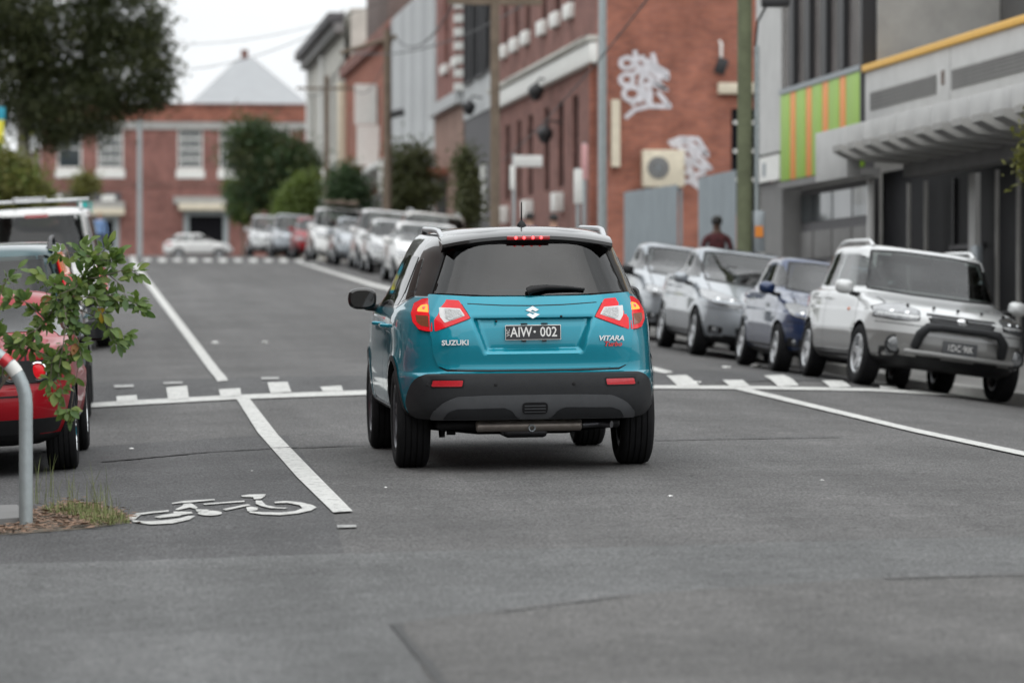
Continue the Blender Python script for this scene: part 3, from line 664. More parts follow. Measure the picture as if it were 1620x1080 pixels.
# roof spoiler with the high brake lamp
bm = bmesh.new(); rows = []
for i in range(25):
    x = -.575+1.15*i/24; u = x/.575; yo = .06*u*u; zo = -.055*abs(u)**2.2
    prof_ = [(.62, 1.622), (.42, 1.606), (.335, 1.584), (.300, 1.566), (.298, 1.545), (.315, 1.538), (.37, 1.526), (.42, 1.512)]
    rows.append([bm.verts.new((x, y+yo-2.0875, z+zo*(1 if k < 6 else 1)-.0*u*u)) for k, (y, z) in enumerate(prof_)])
for a, b in zip(rows, rows[1:]):
    for k in range(7): bm.faces.new((a[k], a[k+1], b[k+1], b[k]))
for e in (rows[0], rows[-1]): bm.faces.new(e)
bmesh.ops.recalc_face_normals(bm, faces=bm.faces[:])
spo = obj('roof_spoiler', bm, 'paint_black', h.root, 40)
bm = bmesh.new(); bx(bm, -.145, .145, .290-2.0875, .35-2.0875, 1.538, 1.566, .006); hbk = obj('high_brake_lamp', bm, 'lens_deep', h.root, 40)
for x in (-.085, -.03, .03, .085):
    bm = bmesh.new(); bmesh.ops.create_icosphere(bm, subdivisions=2, radius=.010); obj('led', bm, 'led_lit', hbk, 60, (x, .2875-2.0875, 1.552))
# tail lamps
LO = [(.655, 1.150), (.70, 1.142), (.748, 1.112), (.772, 1.05), (.768, .996), (.735, .948), (.70, .938), (.655, .934)]
LI = [(.482, 1.135), (.642, 1.146), (.642, .935), (.60, .950), (.415, 1.020)]
LW = [(.478, 1.082), (.606, 1.088), (.606, 1.026), (.578, .990), (.448, 1.034)]
LC = [(.482, 1.072), (.572, 1.078), (.570, 1.02), (.548, 1.003), (.462, 1.036)]
LA = [(.676, 1.032), (.748, 1.036), (.745, .996), (.718, .970), (.676, .962)]
LB = [(.672, 1.108), (.708, 1.100), (.730, 1.078), (.736, 1.060), (.672, 1.056)]
for f in (lambda p: p, mirror):
    o = h.patch('tail_lamp', rnd(f(LO), .008), 'rear', 'lens_red', off=.020, cell=.03)
    h.line('lamp_edge', f(LO), 'rear', .009, 'plastic_black', off=.012, close=True, parent=o)
    h.patch('indicator_lens', rnd(f(LA), .006), 'rear', 'lens_amber', off=.0225, cell=.04, parent=o)
    h.patch('brake_lens', rnd(f(LB), .006), 'rear', 'lamp_lit', off=.0225, cell=.04, parent=o)
    sx = 1 if f(LB)[0][0] > 0 else -1; p, n = h.proj(sx*.694, 1.082, 'rear')
    bm = bmesh.new(); bmesh.ops.create_icosphere(bm, subdivisions=2, radius=.013); obj('bulb', bm, 'lamp_core', o, 60, p+n*.02)
    o = h.patch('tailgate_lamp', rnd(f(LI), .006), 'rear', 'lens_red', off=.020, cell=.03)
    h.line('lamp_edge', f(LI), 'rear', .009, 'plastic_black', off=.0145, close=True, parent=o)
    h.patch('reverse_surround', rnd(f(LW), .005), 'rear', 'lens_white', off=.0225, cell=.04, parent=o)
    h.patch('reverse_lens', rnd(f(LC), .004), 'rear', 'lens_clear', off=.026, cell=.04, parent=o)
# bumper
BP = [(-.70, .650), (.70, .650), (.755, .635), (.79, .60), (.815, .53), (.825, .45), (.80, .39), (.76, .362), (-.76, .362), (-.80, .39), (-.825, .45), (-.815, .53), (-.79, .60), (-.755, .635)]
bp = h.patch('rear_bumper', rnd(BP, .03), 'rear', 'bumper_black', off=.012, cell=.04)
h.patch('skid_plate', rnd([(-.685, .368), (-.66, .415), (-.60, .470), (-.52, .506), (-.3, .514), (.3, .514), (.52, .506), (.60, .470), (.66, .415), (.685, .368)], .02), 'rear', 'bumper_grey', off=.024, cell=.04, parent=bp)
for sg in (1, -1):
    q = [(.60, .372), (.57, .412), (.51, .432), (.20, .435), (.155, .418), (.12, .378), (.09, .372)]
    q = q if sg > 0 else mirror(q)
    h.patch('skid_inset', rnd(q, .012), 'rear', 'bumper_black', off=.027, cell=.04, parent=bp)
    q = [(.475, .613), (.665, .613), (.672, .575), (.482, .575)]
    q = q if sg > 0 else mirror(q)
    h.patch('reflector_bezel', rnd([(x+(.01 if x*sg > .57 else -.01)*sg, z+(.009 if z > .59 else -.009)) for x, z in q], .012), 'rear', 'plastic_black', off=.014, parent=bp)
    h.patch('reflector', rnd(q, .008), 'rear', 'reflector_red', off=.018, parent=bp)
    for sx_ in (.26, .70):
        p, n = h.proj(sx_*sg, .585, 'rear'); bm = bmesh.new(); lathe(bm, [(.012, 0), (.012, .015), (.009, .016)], 'y', 14)
        for v in bm.verts: v.co.y *= -1
        obj('parking_sensor', bm, 'plastic_black', bp, 40, p+n*.0)
slot = h.patch('tow_slot', rnd([(-.085, .468), (.085, .468), (.085, .398), (-.085, .398)], .025), 'rear', 'plastic_black', off=.029, cell=.05, parent=bp)
for k in range(3): h.line('slot_bar', [(-.07,   .413+k*.018), (.07,   .413+k*.018)], 'rear', .006, 'bumper_grey', off=.032, parent=slot)
# plate, emblem, lettering, wiper
def rearm(x, z, y=None, off=.02):
    p, n = h.proj(x, z, 'rear'); yy = (p.y if y is None else y)-off
    return Matrix.Translation((x, yy, z)) @ Matrix.Rotation(math.radians(86), 4, 'X')
bm = bmesh.new(); bx(bm, -.186, .186, -.050, .050, -.004, .004, .003); pl = obj('number_plate', bm, 'plate_white', h.root, 40)
PY = h.proj(0, .92, 'rear')[0].y+.006
pl.matrix_local = rearm(0, .925, PY, .0)
bm = bmesh.new(); bx(bm, -.182, .182, -.0455, .0455, .0040, .0052); obj('plate_field', bm, 'plate_black', pl)
textmesh('plate_lettering', 'AIW', .092, 'plate_white', pl, Matrix.Translation((-.08, 0, .0055)), .0008, sx=.80, bold=.0012)
textmesh('plate_lettering', '·', .1, 'plate_white', pl, Matrix.Translation((.01, 0, .0055)), .0008, sx=1, bold=.002)
textmesh('plate_lettering', '002', .092, 'plate_white', pl, Matrix.Translation((.103, 0, .0055)), .0008, sx=.84, bold=.0012)
textmesh('plate_lettering', 'VIC', .032, 'plate_white', pl, Matrix.Translation((-.166, 0, .0055)) @ Matrix.Rotation(math.radians(90), 4, 'Z'), .0008)
for x in (-.06, .075):
    bm = bmesh.new(); bx(bm, x-.014, x+.014, -.062, -.048, -.003, .003); obj('plate_clip', bm, 'plastic_black', pl)
    bm = bmesh.new(); bx(bm, x-.022, x+.022, .052, .062, -.003, .010); obj('plate_lamp', bm, 'plastic_black', pl)
EMB = [(0, .5), (.46, .18), (.20, .02), (.0, .16), (-.14, .07), (.46, -.33+.0), (0, -.5-.0)]
S1 = [(-.46, .17), (0, .5), (.40, .20), (.22, .11), (.02, .22), (-.16, .11), (.46, -.17), (0, -.5), (-.40, -.20), (-.22, -.11), (-.02, -.22), (.16, -.11)]
bm = bmesh.new(); f = bm.faces.new([bm.verts.new((x*.094, z*.084, 0)) for x, z in [(-.5, .17), (0, .5), (.44, .2), (.2, .06), (.0, .19), (-.16, .09), (.5, -.17), (0, -.5), (-.44, -.2), (-.2, -.06), (.0, -.19), (.16, -.09)]])
r_ = bmesh.ops.extrude_face_region(bm, geom=[f]); [setattr(v.co, 'z', .006) for v in r_['geom'] if isinstance(v, bmesh.types.BMVert)]
bmesh.ops.recalc_face_normals(bm, faces=bm.faces[:]); e = obj('emblem', bm, 'chrome', h.root); e.matrix_local = rearm(0, 1.058, None, .013)
q = textmesh('badge_lettering', 'SUZUKI', .046, 'badge_chrome', h.root, rearm(-.520, .862, None, .020) @ Matrix.Rotation(math.radians(-7), 4, 'Y'), .003, sx=1.15, bold=.0015)
q = textmesh('badge_lettering', 'VITARA', .046, 'badge_chrome', h.root, rearm(.520, .880, None, .021) @ Matrix.Rotation(math.radians(7), 4, 'Y'), .003, sx=1.12, shear=.25, bold=.0012)
q = textmesh('badge_lettering', 'Turbo', .044, 'badge_red', h.root, rearm(.530, .842, None, .021) @ Matrix.Rotation(math.radians(7), 4, 'Y'), .002, sx=1.1, shear=.3, bold=.0012)
p0 = h.proj(0, 1.185, 'rear')[0]
bm = bmesh.new(); A = [h.proj(x, z, 'rear')[0]+Vector((0, -o_, .004)) for x, z, o_ in ((-.03, 1.192, .040), (.0, 1.205, .045), (.10, 1.218, .040), (.24, 1.214, .035), (.355, 1.203, .030))]
tube(bm, A, [.026, .026, .018, .012, .008], 8); wp = obj('rear_wiper', bm, 'plastic_black', h.root, 50)
bm = bmesh.new(); tube(bm, [a+Vector((0, .018, -.012)) for a in A[1:]], .006, 6); obj('wiper_blade', bm, 'rubber', wp)
p, n = h.proj(.0, 1.1, 'rear')
for x, z in ((-.245, .998), (.19, 1.025)):
    bm = bmesh.new(); bmesh.ops.create_icosphere(bm, subdivisions=2, radius=.009); p, n = h.proj(x, z, 'rear'); obj('gate_button', bm, 'plastic_black', h.root, 60, p+n*.012)
# roof rails, antenna
for sg in (-1, 1):
    pts = []
    for k in range(13):
        u = k/12; y = .50+1.75*u; x = sg*(.545+.03*math.sin(u*math.pi)); p, n = h.proj(x, y, 'top')
        hgt = .036*min(1, u/.14, (1-u)/.14); pts.append(p+Vector((0, 0, -.006+hgt)))
    bm = bmesh.new(); tube(bm, pts, [.028]+[.019]*11+[.028], 10); obj('roof_rail', bm, 'chrome' if False else 'alloy', h.root, 60)
p, n = h.proj(0, .72, 'top')
bm = bmesh.new(); lathe(bm, [(.032, -.005), (.030, .012), (.018, .03), (.008, .04)], 'z', 14); an = obj('antenna', bm, 'plastic_black', h.root, 40, p)
bm = bmesh.new(); tube(bm, [(0, 0, .03), (0, -.004, .09), (0, -.012, .165)], [.006, .0045, .004], 6); obj('antenna_mast', bm, 'plastic_black', an)
# flank glass, seams, handles
for v in ('left', 'right'):
    def ps(poly): return poly if v == 'right' else poly
    h.glaze('quarter_window', rnd([(.60, 1.17), (.90, 1.12), (.93, 1.40), (.80, 1.42)], .02), v, 'glass_privacy', off=.005, cell=.05)
    h.glaze('door_window', rnd([(.97, 1.10), (1.70, 1.09), (1.72, 1.44), (1.00, 1.43)], .02), v, 'glass_privacy', off=.005, cell=.05)
    h.glaze('door_window', rnd([(1.78, 1.09), (2.62, 1.09), (2.40, 1.28), (2.12, 1.40), (1.80, 1.44)], .02), v, 'glass_see', off=.005, cell=.05)
    h.patch('belt_panel', [(.58, 1.168), (.62, 1.155), (.90, 1.10), (1.0, 1.08), (2.75, 1.075), (2.66, 1.18), (.62, 1.18)], v, 'paint_black', off=.0025, cell=.05)
    h.line('door_gap', [(1.73, 1.08), (1.74, .8), (1.72, .40), (1.70, .33)], v, .008)
    h.line('door_gap', [(1.05, 1.09), (1.14, .85), (1.32, .62), (1.40, .38)], v, .008)
    h.line('door_gap', [(2.72, 1.06), (2.80, .85), (2.82, .50), (2.78, .36)], v, .008)
    h.patch('side_sill', rnd([(1.22, .40), (2.92, .40), (2.96, .30), (1.20, .30)], .03), v, 'bumper_black', off=.012, cell=.06)
    for y0 in (1.32, 2.10):
        sg = -1 if v == 'left' else 1; p, n = h.proj(y0, .955, v)
        bm = bmesh.new(); tube(bm, [p+Vector((-sg*.005, -.09, 0)), p+Vector((sg*.038, -.075, .004)), p+Vector((sg*.04, .075, .004)), p+Vector((-sg*.005, .09, 0))], [.014, .014, .014, .014], 8); obj('door_handle', bm, 'paint_teal', h.root, 60)
    # dark lip round each wheel arch
    for y0 in (.84, 3.34):
        pts = [(y0+(.342+.062)*math.cos(a), .342+(.342+.062)*math.sin(a)) for a in [math.radians(-8+196*k/28) for k in range(29)]]
        h.line('arch_lip', [q for q in pts if q[1] > .30], v, .034, 'bumper_black', off=.007)
h.glaze('windscreen', rnd([(-.70, 1.15), (.70, 1.15), (.58, 1.50), (-.58, 1.50)], .03), 'front', 'glass_see', off=.004, cell=.06)
h.cabin(3.05, .10, 1.08, .86)
h.mirror_at(2.62, 1.095, 'paint_black', mo=.10, sz=1.0)
h.wheels('alloy_dark', 5, rim_r=.225, twin=True)
# underside: silencer, axle beam, hook
bm = bmesh.new(); tube(bm, [(-.37, -1.84, .300), (-.36, -1.84, .300), (.33, -1.84, .300), (.34, -1.84, .300)], [.028, .040, .040, .028], 16); ex = obj('silencer', bm, 'exhaust', h.root, 40)
bm = bmesh.new(); tube(bm, [(.34, -1.84, .30), (.46, -1.80, .305), (.54, -1.86, .30)], .024, 10); obj('tail_pipe', bm, 'alloy_dark', ex, 50)
bm = bmesh.new(); lathe(bm, [(.024, -.008), (.024, .008), (.016, .008), (.016, -.008)], 'y', 16, close=True); obj('tow_eye', bm, 'steel_grey', h.root, 50, (0, -1.895, .285))
bm = bmesh.new(); tube(bm, [(-.66, -1.25, .29), (-.3, -1.25, .25), (.3, -1.25, .25), (.66, -1.25, .29)], .035, 8); bx(bm, -.62, .62, -1.7, -1.3, .27, .33, .02); obj('axle_beam', bm, 'plastic_black', h.root, 50)
bm = bmesh.new(); tube(bm, [(-.55, -1.27, .34), (-.55, -1.27, .20)], [.03, .02], 8); tube(bm, [(-.52, -1.3, .235), (-.46, -1.3, .235)], .018, 8); obj('damper', bm, 'plastic_black', h.root, 50)
bm = bmesh.new(); bx(bm, -.15, .15, -1.5, -.4, .20, .28, .03); obj('driveline', bm, 'alloy_dark', h.root, 50)
wl, wr, fl_, fr_ = at(651, 738), at(1000, 733), at(601, 707), at(938, 701)
rm, fm = (wl+wr)/2, (fl_+fr_)/2; hd = (fm-rm); yaw = math.atan2(-hd.x, hd.y); hd.z = 0; hd.normalize()
cpos = rm+hd*(-h.axles[0]); print('HERO', rm, fm, (fm-rm).length, math.degrees(yaw))
HYAW = math.radians(-.4)
hd = Vector((-math.sin(HYAW), math.cos(HYAW), 0)); cpos = rm+hd*(-h.axles[0])
h.place(cpos.x, cpos.y, HYAW)
# ------------------------------------------------------------------ parked cars
def gen_keys(L, W, H, hood, belt, cowl, wtop, rbase, rtop, deck=None, zlow=.21, tumble=.80, nose=.72, nf=4.2, nr=4.8):
    k = [(zlow, .30, L-.30, W*.80, nr, nf), (zlow+.06, .10, L-.14, W*.92, nr, nf), (.38, .03, L-.04, W*.97, nr, nf), (.50, 0, L, W*.99, nr, nf), (.60, .005, L-.005, W, nr, nf),
         (nose-.04, .02, L-.03, W, nr, nf), (nose, .03, L-.09, W*.995, nr, nf-.4)]
    m = (nose+hood)/2
    k += [(m, .04, (L+cowl)/2+.28, W*.99, nr, nf-.8)]
    if deck:
        k += [(max(deck-.07, m+.02), .05, cowl+.55, W*.985, nr, nf-1), (max(deck-.015, m+.05), .10, cowl+.25, W*.97, nr, nf-1), (max(deck+.03, hood+.01), rbase*.8, cowl+.10, W*.945, nr-.8, nf-1)]
    else: k += [(hood, .06, cowl+.22, W*.972, nr, nf-1)]
    k += [(max(belt, k[-1][0]+.03), rbase, cowl, W*.925, nr-.6, nf-1)]
    for t, wt in ((.35, .30), (.7, .68)):
        z = belt+(H-.09-belt)*t; k.append((z, rbase+(rtop-rbase)*t, cowl+(wtop-cowl)*t, W*(.925-(.925-tumble)*t), nr-.6, nf-1))
    k += [(H-.075, rtop, wtop, W*tumble, nr-.8, nf-1), (H-.04, rtop+.06, wtop-.06, W*tumble*.93, nr-1, nf-1.1), (H-.014, rtop+.18, wtop-.18, W*tumble*.76, nr-1.3, nf-1.1), (H-.003, rtop+.4, wtop-.4, W*tumble*.42, 3, 2.8), (H, rtop+.6, wtop-.6, W*tumble*.1, 3, 2.8)]
    return k
def paintm(name, c, metal=.4, rough=.35): return mat('paint_'+name, c, rough, metal=metal, coat=1, var=.02, scale=300)
paintm('pearl', (.52, .53, .53), .2); paintm('silver', (.29, .315, .34), .5); paintm('white', (.68, .68, .67), 0); paintm('navy', (.006, .024, .085), .4); mat('paint_red', (.27, .004, .010), .45, coat=.45, spec=.15, var=.03, scale=300)
paintm('grey', (.16, .165, .17), .5); paintm('teal_dark', (.012, .055, .065), .4); paintm('ivory', (.58, .56, .52), 0); paintm('gold', (.35, .33, .29), .5); paintm('charcoal', (.035, .037, .04), .4); paintm('cladding', (.20, .20, .195), .3)
lower_z.update({'paint_cladding': .60})
def parked(name, label, cat, L, W, H, paint, hood, belt, cowl, wtop, rbase, rtop, deck=None, R=.31, axles=None, group='cars parked along the right-hand kerb', lower=None, face='front', rim='alloy', spokes=5, twin=False,
           rails=None, plate=None, hl=None, mirror=None, grille=None, nose=.72, fog=True, steer=0, badge=None, zlow=.21, tumble=.80, nring=88, per=4, wagon=False, pcol=('plate_white', 'plate_ink'), gbar='bumper_grey', tail='lens_red', detail=True, mz=None, nr=4.8):
    axles = axles or (L*.215, L*.80)
    c = Car(name, label, cat, L, gen_keys(L, W, H, hood, belt, cowl, wtop, rbase, rtop, deck, zlow, tumble, nose, nr=nr), axles, W-.115, R, .20, paint, group, nring, per, lower=lower, arch=.04, cutin=W-.32)
    tz_ = H-.10; T = W*tumble; bl = belt+.03
    # windscreen and back light
    c.glaze('windscreen', rnd([(-W*.79, bl+.01), (-.3, bl-.01), (.3, bl-.01), (W*.79, bl+.01), (T*.86, tz_), (.3, tz_+.02), (-.3, tz_+.02), (-T*.86, tz_)], .03), 'front', 'glass_see', off=.004, cell=.07)
    c.glaze('rear_window', rnd([(-W*.74, bl+.05), (W*.74, bl+.05), (T*.80, tz_-.01), (-T*.80, tz_-.01)], .03), 'rear', 'glass_see', off=.004, cell=.08)
    c.line('windscreen_seal', [(-W*.80, bl), (-.3, bl-.018), (.3, bl-.018), (W*.80, bl), (T*.875, tz_+.008), (.3, tz_+.03), (-.3, tz_+.03), (-T*.875, tz_+.008)], 'front', .030, 'plastic_black', off=.003, close=True)
    for sg in (-1, 1): c.line('bonnet_gap', [(sg*W*.80, cowl+.12), (sg*W*.80, (cowl+L)/2), (sg*W*.70, L-.22)], 'top', .012, off=.003)
    c.line('bumper_gap', [(-W*.92, nose-.13), (-.3, nose-.135), (.3, nose-.135), (W*.92, nose-.13)], 'front', .008, off=.003)
    yb, yr_ = rbase+.16, rtop+.14; mid = (cowl+rbase)/2-.02
    def top(y):                                    # upper edge of the side glass
        zt = tz_-.035
        if y > wtop-.05: zt = min(zt, belt+(tz_-.03-belt)*(cowl-.10-y)/(cowl-wtop))
        return max(zt, bl+.03)
    for v in ('left', 'right'):
        f1 = [(cowl-.22, bl+.02)]+[(y, top(y)) for y in np.linspace(cowl-.30, mid+.04, 7)]+[(mid+.04, bl+.0)]
        c.glaze('door_window', rnd(f1, .015), v, 'glass_see', off=.004, cell=.09)
        b0 = mid-.62 if wagon else max(yb+.12, mid-.80)
        c.glaze('door_window', rnd([(mid-.04, bl), (mid-.04, top(mid-.04)), (max(b0+.03, yr_), tz_-.035), (b0, bl+.01)], .02), v, 'glass_see', off=.004, cell=.09)
        if wagon or b0 > yb+.35:
            c.glaze('quarter_window', rnd([(b0-.07, bl+.01), (max(b0-.05, yr_+.08), tz_-.04), (yr_+.12, tz_-.05), (yb+.08, bl+.03)], .02), v, 'glass_privacy', off=.004, cell=.09)
        c.line('door_gap', [(mid, belt), (mid+.01, .55), (mid, .30)], v, .009)
        c.line('door_gap', [(cowl-.12, belt-.02), (cowl-.02, .6), (cowl-.06, .30)], v, .009)
        c.line('door_gap', [(b0-.02, belt), (b0+.02, .75), (axles[0]+R+.1, .42)], v, .009)
        for y0 in (mid+.14, b0+.13):
            sg = -1 if v == 'left' else 1; p, n = c.proj(y0, belt-.11, v)
            bm = bmesh.new(); tube(bm, [p+Vector((-sg*.005, -.085, 0)), p+Vector((sg*.034, -.07, 0)), p+Vector((sg*.034, .07, 0)), p+Vector((-sg*.005, .085, 0))], .013, 6); obj('door_handle', bm, paint, c.root, 60)
        c.patch('side_sill', rnd([(axles[0]+R+.09, zlow+.12), (axles[1]-R-.09, zlow+.12), (axles[1]-R-.09, zlow+.03), (axles[0]+R+.09, zlow+.03)], .02), v, 'plastic_black' if not lower else lower, off=.010, cell=.12)
    # front end
    hl = hl or [(.47, nose+.02), (.60, nose+.055), (.76, nose+.06), (.79, nose-.02), (.72, nose-.09), (.50, nose-.08)]
    hl = [(x*W/.86, z) for x, z in hl]
    for f in (lambda p: p, globals()['mirror']):
        o = c.patch('headlight', rnd(f(hl), .03), 'front', 'headlight', off=.008, cell=.05)
        c.line('headlight_edge', f(hl), 'front', .014, 'plastic_black', off=.0045, close=True, parent=o)
        if detail:
            xs = [p_[0] for p_ in f(hl)]; zs = [p_[1] for p_ in hl]
            for t in (.33, .68):
                p, n = c.proj(min(xs)+(max(xs)-min(xs))*t, sum(zs)/len(zs), 'front'); bm = bmesh.new(); bmesh.ops.create_icosphere(bm, subdivisions=2, radius=.042); obj('headlight_bowl', bm, 'chrome', o, 60, p-n*.018)
    gr = grille or [(-.36, nose-.01), (.36, nose-.01), (.33, nose-.10), (-.33, nose-.10)]
    g = c.patch('grille', rnd(gr, .025), 'front', 'plastic_black', off=.006, cell=.06)
    zz = [q[1] for q in gr]
    for k in range(2): c.line('grille_bar', [(min(q[0] for q in gr)+.05, min(zz)+(max(zz)-min(zz))*(k+1)/3), (max(q[0] for q in gr)-.05, min(zz)+(max(zz)-min(zz))*(k+1)/3)], 'front', .010, gbar, off=.010, parent=g)
    if badge:
        p, n = c.proj(0, sum(zz)/len(zz), 'front'); bm = bmesh.new(); bmesh.ops.create_icosphere(bm, subdivisions=2, radius=1)
        for q in bm.verts: q.co = Vector((q.co.x*.065, q.co.y*.012, q.co.z*.035))
        obj('emblem', bm, 'chrome', g, 60, p+n*.016)
    c.patch('air_intake', rnd([(-.46, .44), (.46, .44), (.40, .30), (-.40, .30)], .03), 'front', 'plastic_black', off=.005, cell=.08)
    if fog:
        for sg in (-1, 1):
            q = [(.60, .43), (.76, .44), (.74, .33), (.60, .34)]; q = q if sg > 0 else globals()['mirror'](q)
            o = c.patch('fog_recess', rnd(q, .03), 'front', 'plastic_black', off=.005, cell=.08)
            p, n = c.proj(.68*sg, .385, 'front'); bm = bmesh.new(); bmesh.ops.create_icosphere(bm, subdivisions=2, radius=.04)
            for v_ in bm.verts: v_.co.y *= .4
            obj('fog_lamp', bm, 'headlight', o, 60, p+n*.004)
    fr_m = Matrix.Rotation(math.pi, 4, 'Z')
    for view, sgn in (('front', 1), ('rear', -1)):
        zp = .50 if view == 'front' else .72
        if not detail and view != face: continue
        p, n = c.proj(0, zp, view)
        bm = bmesh.new(); bx(bm, -.186, .186, -.007, .007, -.067, .067, .004); pl_ = obj('number_plate', bm, pcol[0], c.root, 40)
        pl_.matrix_local = Matrix.Translation((0, p.y+sgn*.016, zp)) @ (Matrix.Rotation(math.pi, 4, 'Z') if sgn > 0 else Matrix())
        if plate and view == face: textmesh('plate_lettering', plate, .10, pcol[1], pl_, Matrix.Translation((0, -.0078, 0)) @ Matrix.Rotation(math.pi/2, 4, 'X'), .0006, sx=.78)
    # rear lamps, mirrors, wheels, rails
    for sg in (-1, 1):
        q = [(W*.72, .93), (W*.90, .95), (W*.93, .80), (W*.74, .78)]; q = q if sg > 0 else globals()['mirror'](q)
        if face == 'front' and detail: c.patch('tail_lamp', rnd(q, .03), 'rear', 'lens_deep', off=.006, cell=.06)
    c.mirror_at(cowl-.30, (mz or belt-.02), mirror or paint, sz=1.0)
    c.cabin(cowl, rbase, belt, W, 'seat_pale' if paint in ('paint_silver', 'paint_ivory') else 'seat_cloth')
    c.wheels(rim, spokes, steer=steer, twin=twin)
    if rails:
        for sg in (-1, 1):
            pts = []
            for k in range(11):
                u = k/10; y = rtop+.25+(wtop-rtop-.45)*u; p, n = c.proj(sg*T*.82, y, 'top'); pts.append(p+Vector((0, 0, -.005+.06*min(1, u/.12, (1-u)/.12))))
            bm = bmesh.new(); tube(bm, pts, [.03]+[.02]*9+[.03], 8); obj('roof_rail', bm, rails, c.root, 60)
    return c
def wheel_at(c, px, py, side, axle, yaw, d=None):
    """place a car so that the outer foot of one wheel stands where the photo shows it"""
    p = P(px, py, d) if d else at(px, py); f = Vector((-math.sin(yaw), math.cos(yaw), 0)); r = Vector((math.cos(yaw), math.sin(yaw), 0))
    q = p-f*c.axles[axle]-r*(side*(c.track+c.tw*.5)); c.place(q.x, q.y, yaw); return q
PI = math.pi
# 1 the white and grey wagon at the right edge
W1 = parked('station_wagon', 'two-tone white and grey station wagon with black nudge bar', 'car', 4.70, .872, 1.56, 'paint_pearl', .98, 1.02, 3.45, 2.75, .22, .50, R=.325, axles=(.98, 3.63), lower='paint_cladding', rails='paint_pearl', plate='1DC·9IK', pcol=('bumper_grey', 'plate_white'), badge=True,
            hl=[(.43, .845), (.55, .90), (.70, .885), (.79, .84), (.80, .74), (.66, .725), (.45, .745)], grille=[(-.38, .83), (.38, .83), (.34, .725), (-.34, .725)], nose=.82, wagon=True, zlow=.24, nring=128, per=5, steer=math.radians(4), rim='alloy', spokes=5)
c = W1
bm = bmesh.new(); py = c.L/2+.05
tube(bm, [(-.47, py-.10, .47), (-.45, py, .60), (-.38, py+.03, .685), (-.24, py+.05, .70), (.24, py+.05, .70), (.38, py+.03, .685), (.45, py, .60), (.47, py-.10, .47)], [.05, .055, .05, .042, .042, .05, .055, .05], 10); obj('nudge_bar', bm, 'bumper_black', c.root, 60)
bm = bmesh.new(); bx(bm, -.60, .60, py-.09, py-.02, .385, .44, .02); obj('bumper_strip', bm, 'paint_cladding', c.root, 40)
bm = bmesh.new(); bx(bm, -.34, .34, py-.07, py-.015, .665, .725, .012); st = obj('name_strip', bm, 'paint_pearl', c.root, 40)
textmesh('name_lettering', 'OUTBACK', .05, 'plastic_black', st, Matrix.Translation((0, py-.012, .695)) @ Matrix.Rotation(PI, 4, 'Z') @ Matrix.Rotation(PI/2, 4, 'X'), .001, sx=1.5)
for x in (-.52, -.26, 0, .26, .52):
    p, n = c.proj(x, .885, 'front'); bm = bmesh.new(); bx(bm, -.012, .012, -.02, .02, -.008, .022, .004); obj('bonnet_clip', bm, 'plastic_black', c.root, None, p+n*.008)
for sg in (-1, 1):
    p, n = c.proj(.66*sg, .47, 'front'); bm = bmesh.new(); lathe(bm, [(.10, -.02), (.10, .01), (.085, .012), (.08, 0)], 'y', 20); o = obj('fog_lamp_ring', bm, 'plastic_black', c.root, 40, p+Vector((0, .012, 0)))
    bm = bmesh.new(); bmesh.ops.create_uvsphere(bm, u_segments=16, v_segments=8, radius=.078)
    for v in bm.verts: v.co.y *= .25
    obj('fog_lamp_glass', bm, 'headlight', o, 60, (0, .018, 0))
    p, n = c.proj(3.05, .80, 'left' if sg < 0 else 'right'); bm = bmesh.new(); bmesh.ops.create_icosphere(bm, subdivisions=2, radius=.02)
    obj('side_indicator', bm, 'lens_orange', c.root, 60, p)
wheel_at(c, 1347, 603, 1, 1, PI+math.radians(1), 41.3)
# 2 navy hatch
c2 = parked('hatchback', 'dark navy hatchback with blue mirror, parked behind the two-tone wagon', 'car', 4.11, .85, 1.45, 'paint_navy', .95, 1.00, 3.12, 2.30, .20, .75, R=.30, nose=.76, plate=None, twin=True, nring=112, per=5,
            hl=[(.36, .70), (.48, .80), (.70, .86), (.79, .84), (.76, .72), (.60, .66), (.44, .64)], grille=[(-.30, .72), (.30, .72), (.26, .66), (-.26, .66)], badge=True)
wheel_at(c2, 1218, 587, 1, 1, PI+math.radians(0), 46.9)
# 3 silver sedan
c3 = parked('sedan', 'silver sedan parked between the navy hatchback and a white car', 'car', 4.73, .89, 1.50, 'paint_silver', .97, 1.01, 3.40, 2.55, .95, 1.55, deck=1.05, R=.325, nose=.80, twin=True, nring=112, per=5, mirror='paint_silver',
            hl=[(.36, .74), (.45, .83), (.66, .90), (.80, .90), (.79, .79), (.66, .72), (.45, .70)], grille=[(-.30, .80), (.30, .80), (.26, .70), (-.26, .70)], badge=True)
wheel_at(c3, 1089, 562, 1, 1, PI+math.radians(.3), 52.0)
# 4 white-silver sedan, half hidden
c4 = parked('sedan', 'pale sedan with dark lower flank half hidden behind the teal SUV', 'car', 4.60, .87, 1.50, 'paint_silver', .97, 1.01, 3.35, 2.5, .9, 1.5, deck=1.05, R=.32, mirror='plastic_black', nose=.78)
wheel_at(c4, 1000, 546, 1, 1, PI, 58.3)
